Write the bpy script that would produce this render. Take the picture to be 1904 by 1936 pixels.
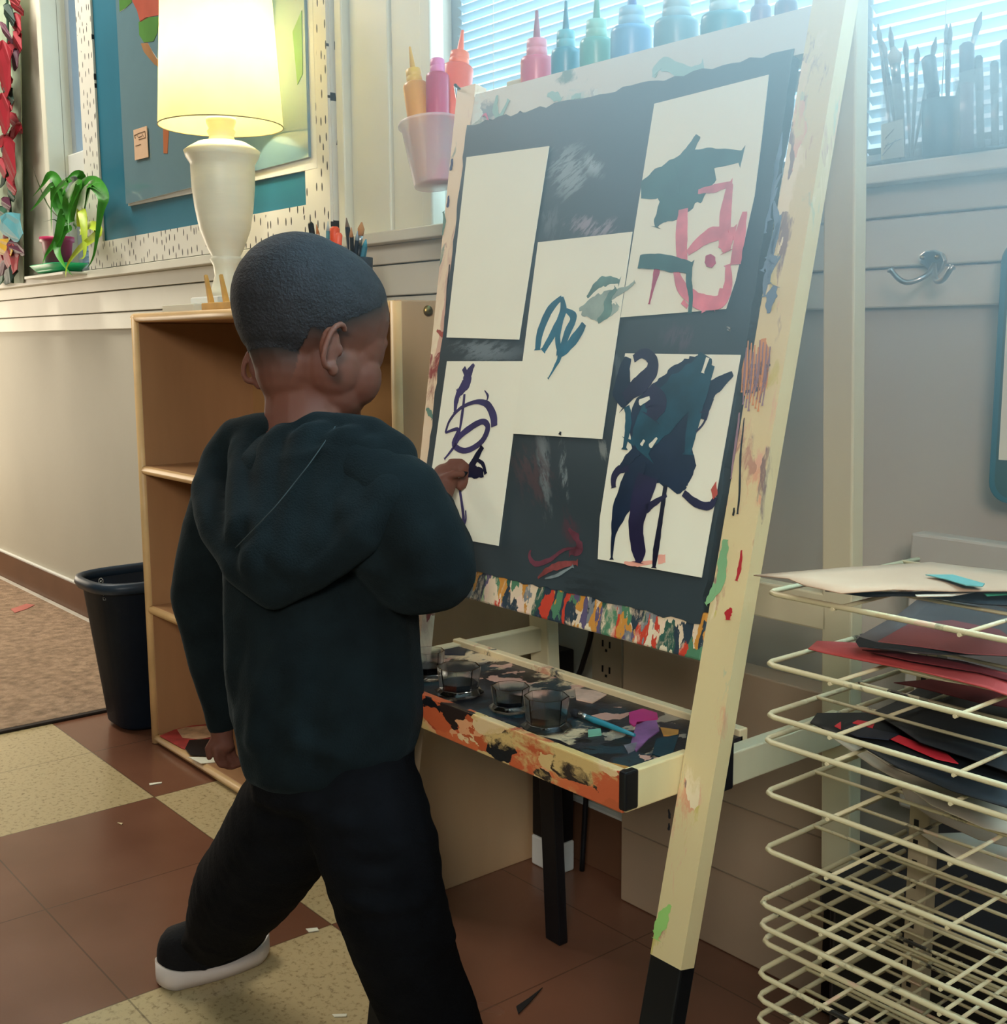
import bpy, bmesh, math, random
import numpy as np
from mathutils import Vector, Matrix, noise
random.seed(7)
for o in list(bpy.data.objects): bpy.data.objects.remove(o)
S = bpy.context.scene; COL = S.collection
# ---------------------------------------------------------------- camera
H = .83; FPX = 2215.9
_y, _p, _r = map(math.radians, (50.492, 8.316, -.273))
FW = Vector((-math.sin(_y)*math.cos(_p), math.cos(_y)*math.cos(_p), -math.sin(_p)))
_rt = Vector((math.cos(_y), math.sin(_y), 0)); _up = _rt.cross(FW)
RT = math.cos(_r)*_rt + math.sin(_r)*_up; UP = -math.sin(_r)*_rt + math.cos(_r)*_up
EYE = Vector((0, 0, H))
cam = bpy.data.cameras.new('camera'); co = bpy.data.objects.new('camera', cam); COL.objects.link(co)
cam.sensor_fit = 'HORIZONTAL'; cam.sensor_width = 36; cam.lens = FPX*36/1904; cam.clip_start = .02
m = Matrix((RT, UP, -FW)).transposed().to_4x4(); m.translation = EYE
co.matrix_world = m; S.camera = co
# ---------------------------------------------------------------- light, world, exposure
S.view_settings.view_transform = 'Standard'; S.view_settings.look = 'None'
S.view_settings.gamma = 1; S.view_settings.use_curve_mapping = False
S.view_settings.exposure = 0.55
w = bpy.data.worlds.new('world'); S.world = w; w.use_nodes = True
w.node_tree.nodes['Background'].inputs[0].default_value = (.74, .9, 1, 1)
w.node_tree.nodes['Background'].inputs[1].default_value = 1.6
def area(name, loc, target, sx, sy, power, col, spread=180):
    l = bpy.data.lights.new(name, 'AREA'); l.shape = 'RECTANGLE'; l.size = sx; l.size_y = sy
    l.energy = power; l.color = col; l.spread = math.radians(spread)
    o = bpy.data.objects.new(name, l); COL.objects.link(o); o.location = loc
    o.rotation_euler = (Vector(target)-Vector(loc)).to_track_quat('-Z', 'Y').to_euler()
    return o
area('window_daylight', (-.5, 1.75, 1.75), (-.5, .2, .9), 2.6, 1.0, 110, (.70, .9, 1))
area('added_easel_fill', (1.25, -1.3, 1.9), (-.85, .85, 1.02), .8, .7, 4.6, (1, .95, .89), 48)  # added narrow fill for the easel front, the right wall has no window
area('added_overhead_fill', (-3.5, .55, 2.55), (-3.3, .7, 0), 1.3, .8, 35, (1, .94, .84))  # added overhead fill that keeps the left side brighter, no fixture behind it
area('added_left_fill', (-5.0, .62, .75), (-1.5, .5, .5), .8, .9, 13, (1, .86, .66))  # added low fill from the left, no doorway in that wall
area('added_glare_light', (-.15, 1.165, 1.72), (-.50, .0, 1.0), 1.8, .5, 92, (.42, .80, 1), 80)  # extra lamp added inside the blinds so the mist volume glows
# ---------------------------------------------------------------- pixel to point helpers (the calibrated camera)
def ray(x, y): return FW + RT*((x-952)/FPX) - UP*((y-968)/FPX)
def P(x, y, k): return EYE + ray(x, y)*k
def WY(x, y, Y): d = ray(x, y); return EYE + d*(Y/d.y)
def WX(x, y, X): d = ray(x, y); return EYE + d*(X/d.x)
def FL(x, y, z=0): d = ray(x, y); return EYE + d*((z-H)/d.z)
# ---------------------------------------------------------------- materials
def lin(h):
    c = [int(h[i:i+2], 16)/255 for i in (0, 2, 4)]
    return tuple((v/12.92 if v <= .04045 else ((v+.055)/1.055)**2.4) for v in c) + (1,)
MATS = {}
def mat(name, col, rough=.6, var=.12, scale=12, bump=0, bscale=80, spec=.4, metal=0, stretch=None, trans=0, coat=0, ior=1.45, sss=0):
    if name in MATS: return MATS[name]
    mt = bpy.data.materials.new(name); mt.use_nodes = True; MATS[name] = mt
    nt = mt.node_tree; b = nt.nodes['Principled BSDF']
    c = lin(col) if isinstance(col, str) else col
    b.inputs['Roughness'].default_value = rough; b.inputs['Specular IOR Level'].default_value = spec
    b.inputs['Metallic'].default_value = metal; b.inputs['IOR'].default_value = ior
    b.inputs['Transmission Weight'].default_value = trans; b.inputs['Coat Weight'].default_value = coat
    if sss:
        b.inputs['Subsurface Weight'].default_value = sss; b.inputs['Subsurface Scale'].default_value = .01
    tc = nt.nodes.new('ShaderNodeTexCoord'); mp = nt.nodes.new('ShaderNodeMapping')
    nt.links.new(tc.outputs['Object'], mp.inputs[0])
    if stretch: mp.inputs['Scale'].default_value = stretch
    n = nt.nodes.new('ShaderNodeTexNoise'); n.inputs['Scale'].default_value = scale; n.inputs['Detail'].default_value = 4
    nt.links.new(mp.outputs[0], n.inputs['Vector'])
    r = nt.nodes.new('ShaderNodeValToRGB')
    r.color_ramp.elements[0].color = tuple(v*(1-var) for v in c[:3])+(1,)
    r.color_ramp.elements[1].color = tuple(min(1, v*(1+var)) for v in c[:3])+(1,)
    r.color_ramp.elements[0].position = .3; r.color_ramp.elements[1].position = .7
    nt.links.new(n.outputs['Fac'], r.inputs[0]); nt.links.new(r.outputs[0], b.inputs['Base Color'])
    if bump:
        n2 = nt.nodes.new('ShaderNodeTexNoise'); n2.inputs['Scale'].default_value = bscale; n2.inputs['Detail'].default_value = 5
        nt.links.new(mp.outputs[0], n2.inputs['Vector'])
        bp = nt.nodes.new('ShaderNodeBump'); bp.inputs['Strength'].default_value = bump; bp.inputs['Distance'].default_value = .004
        nt.links.new(n2.outputs['Fac'], bp.inputs['Height']); nt.links.new(bp.outputs[0], b.inputs['Normal'])
    return mt
def emis(name, col, s):
    mt = bpy.data.materials.new(name); mt.use_nodes = True; b = mt.node_tree.nodes['Principled BSDF']
    b.inputs['Base Color'].default_value = lin(col)
    b.inputs['Emission Color'].default_value = lin(col); b.inputs['Emission Strength'].default_value = s
    MATS[name] = mt; return mt
def splat(name, base, cols, thr=.5, scale=9, stretch=(1, 1, 1), rough=.5, cell=26, contrast=.03):
    """dried paint: noise-bounded patches, each patch one of several colours"""
    mt = bpy.data.materials.new(name); mt.use_nodes = True; MATS[name] = mt
    nt = mt.node_tree; L = nt.links.new; b = nt.nodes['Principled BSDF']; b.inputs['Roughness'].default_value = rough
    tc = nt.nodes.new('ShaderNodeTexCoord'); mp = nt.nodes.new('ShaderNodeMapping'); mp.inputs['Scale'].default_value = stretch
    L(tc.outputs['Object'], mp.inputs[0])
    wn = nt.nodes.new('ShaderNodeTexNoise'); wn.inputs['Scale'].default_value = cell*.9; wn.inputs['Detail'].default_value = 5
    L(mp.outputs[0], wn.inputs['Vector'])
    add = nt.nodes.new('ShaderNodeVectorMath'); add.operation = 'MULTIPLY_ADD'; add.inputs[1].default_value = (.07,)*3
    L(wn.outputs['Color'], add.inputs[0]); L(mp.outputs[0], add.inputs[2])
    vo = nt.nodes.new('ShaderNodeTexVoronoi'); vo.inputs['Scale'].default_value = cell; L(add.outputs[0], vo.inputs['Vector'])
    sp = nt.nodes.new('ShaderNodeSeparateColor'); L(vo.outputs['Color'], sp.inputs[0])
    r = nt.nodes.new('ShaderNodeValToRGB'); r.color_ramp.interpolation = 'CONSTANT'
    e = r.color_ramp.elements
    while len(e) < len(cols): e.new(.5)
    for i, c in enumerate(cols): e[i].position = i/len(cols); e[i].color = lin(c)
    L(sp.outputs[0], r.inputs[0])
    mn = nt.nodes.new('ShaderNodeTexNoise'); mn.inputs['Scale'].default_value = scale; mn.inputs['Detail'].default_value = 7
    mn.inputs['Roughness'].default_value = .65; L(add.outputs[0], mn.inputs['Vector'])
    mr = nt.nodes.new('ShaderNodeMapRange'); mr.inputs['From Min'].default_value = thr-contrast; mr.inputs['From Max'].default_value = thr+contrast
    L(mn.outputs['Fac'], mr.inputs[0])
    mx = nt.nodes.new('ShaderNodeMix'); mx.data_type = 'RGBA'
    mx.inputs[6].default_value = lin(base); L(r.outputs[0], mx.inputs[7]); L(mr.outputs[0], mx.inputs[0])
    L(mx.outputs[2], b.inputs['Base Color'])
    bp = nt.nodes.new('ShaderNodeBump'); bp.inputs['Strength'].default_value = .35; bp.inputs['Distance'].default_value = .003
    L(mn.outputs['Fac'], bp.inputs['Height']); L(bp.outputs[0], b.inputs['Normal'])
    return mt
CREAM = 'cfc9b6'
M_wall = mat('painted_wall', 'b9b4a4', .7, .04, 3, .08, 60)
M_trim = mat('painted_trim', 'd0cdbc', .45, .05, 5, .1, 30)
M_trimL = mat('cream_panel', 'dedcc8', .5, .04, 4)
M_base = mat('vinyl_baseboard', '6b4a35', .45, .12, 6)
M_maple = mat('maple_ply', 'a07650', .45, .14, 10, .05, 60, stretch=(1, 1, .15))
M_mapleE = mat('maple_edge', 'd8b27c', .4, .12, 14, stretch=(.3, 1, 1))
M_easelw = mat('easel_pine', 'd8c492', .5, .1, 16, .06, 70, stretch=(1, 1, .12))
M_black = mat('black_plastic', '0e0f12', .45, .2, 20)
M_blackb = mat('bin_plastic', '131c27', .6, .15, 10, .05, 200, spec=.2)
M_metal = mat('brushed_metal', 'a9aaa6', .3, .1, 40, metal=1)
M_brass = mat('bolt_metal', '8a7444', .35, .1, 40, metal=1)
M_white = mat('white_paint', 'dcdcd4', .5, .04, 8)
M_paper = mat('cream_paper', 'e2dfc8', .8, .03, 6)
M_hood = mat('black_fleece', '0c1416', .95, .3, 30, .25, 500, spec=.15)
for q in (M_hood,):
    q.node_tree.nodes['Principled BSDF'].inputs['Sheen Weight'].default_value = .03; q.node_tree.nodes['Principled BSDF'].inputs['Sheen Tint'].default_value = (.6, .85, .9, 1)
M_pants = mat('black_cotton', '0a0b0e', .95, .3, 30, .25, 400, spec=.12)

# ---------------------------------------------------------------- mesh builder
class MB:
    def __init__(s): s.v = []; s.f = []; s.m = []; s.sm = []
    def add(s, vs, fs, mi=0, smooth=False):
        n = len(s.v); s.v += [Vector(v) for v in vs]
        for f in fs: s.f.append([n+i for i in f]); s.m.append(mi); s.sm.append(smooth)
        return s
    def box(s, lo, hi, mi=0, R=None, c=None):
        x0, y0, z0 = lo; x1, y1, z1 = hi
        vs = [Vector(p) for p in ((x0,y0,z0),(x1,y0,z0),(x1,y1,z0),(x0,y1,z0),(x0,y0,z1),(x1,y0,z1),(x1,y1,z1),(x0,y1,z1))]
        if R is not None:
            c = Vector(c) if c is not None else sum(vs, Vector())/8
            vs = [c + R @ (v-c) for v in vs]
        return s.add(vs, [(0,3,2,1),(4,5,6,7),(0,1,5,4),(1,2,6,5),(2,3,7,6),(3,0,4,7)], mi)
    def hexa(s, a, b, mi=0):
        """solid between two quads (bottom ring a, top ring b)"""
        return s.add(list(a)+list(b), [(0,3,2,1),(4,5,6,7),(0,1,5,4),(1,2,6,5),(2,3,7,6),(3,0,4,7)], mi)
    def prism(s, poly, d, mi=0):
        n = len(poly); poly = [Vector(p) for p in poly]; d = Vector(d)
        vs = poly + [p+d for p in poly]
        fs = [list(range(n))[::-1], list(range(n, 2*n))] + [[i, (i+1) % n, n+(i+1) % n, n+i] for i in range(n)]
        return s.add(vs, fs, mi)
    def tube(s, pts, rad, n=8, mi=0, smooth=True, cap=True):
        pts = [Vector(p) for p in pts]; 
        if not isinstance(rad, (list, tuple)): rad = [rad]*len(pts)
        rings = []; prev = None
        for i, p in enumerate(pts):
            t = (pts[min(i+1, len(pts)-1)] - pts[max(i-1, 0)])
            if t.length < 1e-9: t = Vector((0,0,1))
            t.normalize()
            if prev is None: a = t.orthogonal().normalized()
            else:
                a = prev - t*prev.dot(t)
                a = a.normalized() if a.length > 1e-6 else t.orthogonal().normalized()
            prev = a; b = t.cross(a)
            rings.append([p + (a*math.cos(2*math.pi*j/n) + b*math.sin(2*math.pi*j/n))*rad[i] for j in range(n)])
        vs = [v for r in rings for v in r]; fs = []
        for i in range(len(pts)-1):
            for j in range(n):
                k = (j+1) % n; fs.append((i*n+j, i*n+k, (i+1)*n+k, (i+1)*n+j))
        s.add(vs, fs, mi, smooth)
        if cap: s.add(rings[0][::-1], [list(range(n))], mi); s.add(rings[-1], [list(range(n))], mi)
        return s
    def lathe(s, o, prof, n=24, ax=Vector((0,0,1)), mi=0, smooth=True, rx=1, ry=1, cap=False, power=2):
        o = Vector(o); ax = Vector(ax).normalized()
        a = Vector((1,0,0)) if abs(ax.x) < .9 else Vector((0,1,0))
        a = (a - ax*a.dot(ax)).normalized(); b = ax.cross(a); vs = []
        for r, z in prof:
            for j in range(n):
                t = 2*math.pi*j/n; c_, s_ = math.cos(t), math.sin(t)
                if power != 2: q = (abs(c_)**power+abs(s_)**power)**(-1/power); c_ *= q; s_ *= q
                vs.append(o + ax*z + a*(r*rx*c_) + b*(r*ry*s_))
        fs = [(i*n+j, i*n+(j+1) % n, (i+1)*n+(j+1) % n, (i+1)*n+j) for i in range(len(prof)-1) for j in range(n)]
        s.add(vs, fs, mi, smooth)
        if cap:
            k = len(prof)-1
            s.add(vs[:n][::-1], [list(range(n))], mi); s.add(vs[k*n:], [list(range(n))], mi)
        return s
    def ball(s, c, r, n=12, sc=(1,1,1), R=None, mi=0):
        c = Vector(c); vs = []; m = n//2
        for i in range(m+1):
            th = math.pi*i/m
            for j in range(n):
                ph = 2*math.pi*j/n
                p = Vector((math.sin(th)*math.cos(ph)*sc[0], math.sin(th)*math.sin(ph)*sc[1], math.cos(th)*sc[2]))*r
                if R is not None: p = R @ p
                vs.append(c+p)
        fs = [(i*n+j, (i+1)*n+j, (i+1)*n+(j+1) % n, i*n+(j+1) % n) for i in range(m) for j in range(n)]
        return s.add(vs, fs, mi, True)
    def merge(s, o, off):
        return s.add(o.v, o.f, 0, False) if False else s._merge(o, off)
    def _merge(s, o, off):
        n = len(s.v); s.v += o.v; s.f += [[n+i for i in f] for f in o.f]; s.m += [q+off for q in o.m]; s.sm += o.sm; return s
    def build(s, name, mats, parent=None, org=None, bevel=0, weld=False, solid=0, subd=0):
        if not isinstance(mats, (list, tuple)): mats = [mats]
        if parent is not None: org = ORG[parent.name]
        if org is None:
            xs = [v.x for v in s.v]; ys = [v.y for v in s.v]; zs = [v.z for v in s.v]
            org = Vector(((min(xs)+max(xs))/2, (min(ys)+max(ys))/2, min(zs)))
        org = Vector(org); me = bpy.data.meshes.new(name)
        me.from_pydata([tuple(v-org) for v in s.v], [], s.f)
        for mt in mats: me.materials.append(mt)
        me.polygons.foreach_set('material_index', s.m); me.polygons.foreach_set('use_smooth', s.sm)
        bm = bmesh.new(); bm.from_mesh(me)
        bmesh.ops.remove_doubles(bm, verts=bm.verts, dist=1e-6 if not weld else 1e-5)
        bmesh.ops.recalc_face_normals(bm, faces=bm.faces); bm.to_mesh(me); bm.free()
        o = bpy.data.objects.new(name, me); COL.objects.link(o)
        if parent is not None: o.parent = parent
        else: o.location = org
        ORG[o.name] = org
        if solid: q = o.modifiers.new('s', 'SOLIDIFY'); q.thickness = solid; q.offset = 0
        if bevel: q = o.modifiers.new('b', 'BEVEL'); q.width = bevel; q.segments = 2; q.limit_method = 'ANGLE'
        if subd: q = o.modifiers.new('d', 'SUBSURF'); q.levels = subd; q.render_levels = subd
        return o
ORG = {}
def root(name, loc, label, cat, group=None):
    o = bpy.data.objects.new(name, None); COL.objects.link(o); o.location = loc; o.empty_display_size = .05
    ORG[o.name] = Vector(loc); return tag(o, label, cat, group)
def tag(o, label, cat, group=None):
    o['label'] = label; o['category'] = cat
    if group: o['group'] = group
    return o
def struct(o): o['kind'] = 'structure'; return o
def copy_tree(o, parent=None):
    c = o.copy(); COL.objects.link(c); c.parent = parent; ORG[c.name] = ORG.get(o.name, Vector())
    for ch in [x for x in bpy.data.objects if x.parent == o]: copy_tree(ch, c)
    return c
def smoothpts(pts, k=6):
    out = []; n = len(pts)
    for i in range(n-1):
        p0, p1, p2, p3 = pts[max(i-1,0)], pts[i], pts[i+1], pts[min(i+2,n-1)]
        for j in range(k):
            t = j/k
            out.append(.5*((2*p1)+(p2-p0)*t+(2*p0-5*p1+4*p2-p3)*t*t+(3*p1-p0-3*p2+p3)*t**3))
    out.append(pts[-1]); return out

# ================================================================= SETTING
WY_ = 1.24
X0, X1, Y0, ZC = -5.2, 1.6, -3.2, 2.62
# floor : checker of brown and beige vinyl blocks
def floor_mat():
    mt = bpy.data.materials.new('vinyl_floor'); mt.use_nodes = True; nt = mt.node_tree; L = nt.links.new
    b = nt.nodes['Principled BSDF']; b.inputs['Roughness'].default_value = .2; b.inputs['Specular IOR Level'].default_value = .55
    g = nt.nodes.new('ShaderNodeNewGeometry'); sp = nt.nodes.new('ShaderNodeSeparateXYZ'); L(g.outputs['Position'], sp.inputs[0])
    def mth(op, a, bb=None):
        n = nt.nodes.new('ShaderNodeMath'); n.operation = op
        for i, q in enumerate((a, bb)):
            if q is None: continue
            if isinstance(q, (int, float)): n.inputs[i].default_value = q
            else: L(q, n.inputs[i])
        return n.outputs[0]
    u = mth('DIVIDE', mth('ADD', sp.outputs[0], 2.004+20*.6233), .6233)
    v = mth('DIVIDE', mth('ADD', sp.outputs[1], -.814+20*.602), .602)
    ck = mth('MODULO', mth('ADD', mth('FLOOR', u), mth('FLOOR', v)), 2)
    def seam(q, s):
        f = mth('FRACT', mth('MULTIPLY', q, 2)); e = mth('MINIMUM', f, mth('SUBTRACT', 1, f)); return mth('LESS_THAN', e, s)
    sm = mth('MAXIMUM', seam(u, .004), seam(v, .004))
    n = nt.nodes.new('ShaderNodeTexNoise'); n.inputs['Scale'].default_value = 110; n.inputs['Detail'].default_value = 8; n.inputs['Roughness'].default_value = .7
    L(g.outputs['Position'], n.inputs['Vector'])
    n3 = nt.nodes.new('ShaderNodeTexNoise'); n3.inputs['Scale'].default_value = 4; n3.inputs['Detail'].default_value = 3
    L(g.outputs['Position'], n3.inputs['Vector'])
    def ramp(a, c, p0, p1, src):
        r = nt.nodes.new('ShaderNodeValToRGB'); r.color_ramp.elements[0].color = lin(a); r.color_ramp.elements[1].color = lin(c)
        r.color_ramp.elements[0].position = p0; r.color_ramp.elements[1].position = p1; L(src, r.inputs[0]); return r.outputs[0]
    beige = ramp('8d7c58', 'b9a67c', .36, .48, n.outputs['Fac']); brown = ramp('6b4735', '7a513c', .3, .7, n3.outputs['Fac'])
    mx = nt.nodes.new('ShaderNodeMix'); mx.data_type = 'RGBA'; L(ck, mx.inputs[0]); L(beige, mx.inputs[6]); L(brown, mx.inputs[7])
    m2 = nt.nodes.new('ShaderNodeMix'); m2.data_type = 'RGBA'; L(mth('MULTIPLY', sm, .55), m2.inputs[0]); L(mx.outputs[2], m2.inputs[6]); m2.inputs[7].default_value = lin('3a2c20')
    L(m2.outputs[2], b.inputs['Base Color'])
    rr = nt.nodes.new('ShaderNodeMapRange'); rr.inputs['To Min'].default_value = .12; rr.inputs['To Max'].default_value = .34; L(n3.outputs['Fac'], rr.inputs[0]); L(rr.outputs[0], b.inputs['Roughness'])
    bp = nt.nodes.new('ShaderNodeBump'); bp.inputs['Strength'].default_value = .08; bp.inputs['Distance'].default_value = .002; L(n.outputs['Fac'], bp.inputs['Height']); L(bp.outputs[0], b.inputs['Normal'])
    return mt
struct(MB().box((X0, Y0, -.1), (X1, WY_+.15, 0)).build('floor', floor_mat()))
struct(MB().box((X0, Y0, ZC), (X1, WY_+.15, ZC+.1)).build('ceiling', mat('ceiling_tile', 'c9c2b2', .8)))
M_room = mat('room_wall', '5f564a', .8, .05, 3)
struct(MB().box((X0, Y0-.1, 0), (X1, Y0, ZC)).build('wall_back', M_room))
struct(MB().box((X0-.1, Y0, 0), (X0, WY_+.15, ZC)).build('wall_left', M_room))
struct(MB().box((X1, Y0, 0), (X1+.1, WY_+.15, ZC)).build('wall_right', M_room))
# window wall: lower wall, header, solid piers around the openings
WL0, WL1 = -4.02, -3.1      # left window opening behind the plant and the pin board
WR0, WR1 = -1.66, .9        # ribbon of windows behind the easel
SILL = 1.024
wm = MB().box((X0, WY_, 0), (X1, WY_+.15, SILL-.002)).box((X0, WY_, 2.1), (X1, WY_+.15, ZC))
wm.box((X0, WY_, SILL-.002), (WL0, WY_+.15, 2.1)).box((WL1, WY_, SILL-.002), (WR0, WY_+.15, 2.1)).box((WR1, WY_, SILL-.002), (X1, WY_+.15, 2.1))
struct(wm.build('wall_front', M_wall))
tr = MB()
tr.box((X0, 1.195, SILL-.02), (X1, WY_+.06, SILL))                 # sill board
tr.box((X0, 1.222, .969), (X1, WY_, SILL-.02)).box((X0, 1.226, .912), (X1, WY_, .967)).box((X0, 1.230, .866), (X1, WY_, .910))
struct(tr.build('trim_1', M_trim, bevel=.002))
struct(MB().box((X0, 1.229, 0), (-1.18, WY_, .098)).build('baseboard_front', M_base, bevel=.002))
struct(MB().box((X0, 1.2285, .098), (-1.18, WY_, .102)).build('baseboard_highlight', M_white))  # white strip imitates the highlight along the baseboard's top edge
struct(MB().box((-.80, 1.2, 0), (X1, WY_, .2)).build('dark_base_box', M_black))  # black box put in for the deep shade low behind the rack
# cream pier panels between the pin board and the right windows
pn = MB()
for a, b, d in ((-1.955, -1.93, .03), (-1.925, -1.80, .016), (-1.795, -1.69, .012), (-1.685, -1.655, .03)):
    pn.box((a, WY_-d, SILL), (b, WY_, 2.1))
struct(pn.build('trim_3', M_trimL, bevel=.003))
pl = MB()
for a, b, d in ((-4.13, -4.06, .035), (-4.05, -3.80, .012), (-3.79, -3.50, .016), (-3.495, -3.46, .05)):
    pl.box((a, WY_-d, SILL), (b, WY_, 2.1))
struct(pl.build('trim_4', M_trimL, bevel=.003))
struct(MB().box((-4.13, WY_-.004, SILL), (-3.46, WY_+.02, 2.1)).build('wall_infill', M_trimL))
# windows
def glass_mat():
    mt = bpy.data.materials.new('window_glass'); mt.use_nodes = True; nt = mt.node_tree
    nt.nodes.remove(nt.nodes['Principled BSDF']); out = nt.nodes['Material Output']
    t = nt.nodes.new('ShaderNodeBsdfTransparent'); t.inputs[0].default_value = (.93, .98, 1, 1)
    g = nt.nodes.new('ShaderNodeBsdfGlossy'); g.inputs['Roughness'].default_value = .02
    mx = nt.nodes.new('ShaderNodeMixShader'); mx.inputs[0].default_value = .06
    nt.links.new(t.outputs[0], mx.inputs[1]); nt.links.new(g.outputs[0], mx.inputs[2]); nt.links.new(mx.outputs[0], out.inputs[0]); return mt
M_glass = glass_mat()
def window(idx, x0, x1, z1, mull):
    fr = MB(); t = .028; y0, y1 = WY_+.02, WY_+.07
    fr.box((x0, y0, SILL), (x0+t, y1, z1)).box((x1-t, y0, SILL), (x1, y1, z1)).box((x0, y0, SILL), (x1, y1, SILL+.02)).box((x0, y0, z1-t), (x1, y1, z1))
    for q in mull: fr.box((q-.02, y0, SILL), (q+.02, y1, z1))
    f = struct(fr.build('window_%d' % idx, mat('window_frame', '8d969b', .4, .05), bevel=.002))
    ORG[f.name] = Vector(f.location)
    p = MB().box((x0+t, WY_+.05, SILL+.02), (x1-t, WY_+.054, z1-t)).build('pane', M_glass, f)
window(1, WR0, WR1, 2.1, (-.86, .05))
window(2, -3.46, -3.1, 2.1, ())
# left window's horizontal rail
struct(MB().box((-3.46, WY_+.005, 1.30), (-3.1, WY_+.05, 1.36)).build('trim_5', M_white, bevel=.003))
M_slat = mat('blind_slat', 'a9bcc4', .5, .02, 5)
def blind(x0, x1, z0, z1, y, label, name='venetian_blind', pitch=.0148, tilt=-30, thick=.0006, wdt=.015):
    r_ = root(name, ((x0+x1)/2, y, z0), label, 'blind')
    s_ = MB(); z = z0+.012; a = math.radians(tilt)
    while z < z1:
        dy, dz = math.cos(a)*wdt/2, math.sin(a)*wdt/2
        s_.add([(x0,y-dy,z-dz),(x1,y-dy,z-dz),(x1,y,z+.0012),(x0,y,z+.0012),(x1,y+dy,z+dz),(x0,y+dy,z+dz)], [(0,1,2,3),(3,2,4,5)], 0, True); z += pitch
    s_.build('slats', M_slat, r_)
    c_ = MB(); n = max(1, int((x1-x0)/.33))
    for i in range(n):
        x = x0+.1+i*(x1-x0-.2)/max(1, n-1)
        MB().tube([(x, y-.011, z0), (x, y-.011, z1)], .0007, 5).build('ladder_cord', M_white, r_)
    MB().box((x0, y-.009, z0), (x1, y+.009, z0+.008)).build('bottom_rail', M_slat, r_, bevel=.001)
    return r_
blind(-1.625, -.885, SILL+.012, 2.05, WY_+.012, 'white venetian blind with tilted slats in the window behind the paint bottles')
blind(-.835, .5, SILL+.012, 2.05, WY_+.012, 'white venetian blind in the window behind the brush cups')
blind(-3.43, -3.12, SILL+.02, 1.29, WY_+.035, 'narrow white blind in the small window beside the potted plant', pitch=.016)

# ================================================================= RUG
def rug_mat():
    mt = mat('rug_pile', '97806a', .95, .3, 45, .9, 160, spec=.05); return mt
rg = root('rug', (-3.9, .2, 0), 'beige textured rug with a dark bound edge in the left corner', 'rug')
MB().box((-5.1, -.4, .0005), (-2.565, 1.213, .008)).build('pile', rug_mat(), rg, bevel=.003)
MB().box((-2.585, -.42, .0005), (-2.552, 1.222, .0065)).box((-5.1, 1.210, .0005), (-2.585, 1.2285, .0085), 1).build('binding', [mat('rug_edge', '2a2019', .8), mat('rug_edge_tape', 'b9b2a4', .6)], rg, bevel=.002)

# ================================================================= BOOKCASE
bx0, bx1, by0, by1, bh, bt = -2.292, -1.36, .935, 1.19, .887, .018
bk = root('bookcase', ((bx0+bx1)/2, (by0+by1)/2, 0), 'low maple bookcase with two shelves behind the boy', 'bookcase')
MB().box((bx0, by0+.004, 0), (bx0+bt, by1, bh-bt)).build('side_panel', M_maple, bk, bevel=.002)
MB().box((bx1-bt, by0+.004, 0), (bx1, by1, bh)).build('side_panel', mat('maple_side', 'b3926c', .5, .12, 8, .05, 60, stretch=(1, 1, .15)), bk, bevel=.002)
for nm, lo, hi in (('top', (bx0, by0+.004, bh-bt), (bx1-bt, by1, bh)), ('shelf', (bx0+bt, by0+.004, .566), (bx1-bt, by1-.006, .584)),
                   ('shelf', (bx0+bt, by0+.004, .278), (bx1-bt, by1-.006, .296)), ('bottom', (bx0+bt, by0+.004, .004), (bx1-bt, by1-.006, .022))):
    s_ = MB().box(lo, hi).build(nm, M_maple, bk, bevel=.002)
    MB().tube([(lo[0], by0+.004, (lo[2]+hi[2])/2), (hi[0], by0+.004, (lo[2]+hi[2])/2)], .0088, 8).build('nosing', M_mapleE, s_)
MB().box((bx0+bt, by1-.006, .022), (bx1-bt, by1, bh-bt)).build('back_panel', mat('maple_back', 'ad8354', .5, .1, 8), bk)
for x in (bx0+bt/2, bx1-bt/2):
    MB().tube([(x, by0+.003, .002), (x, by0+.003, bh-(0.002 if x > -2 else .004))], .0095, 8).build('edge_strip', M_mapleE, bk)
MB().lathe((bx1, .985, .872), [(.0, .004), (.004, .004), (.007, .0025), (.008, 0)], 14, (1,0,0)).build('bolt', M_brass, bk)

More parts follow.
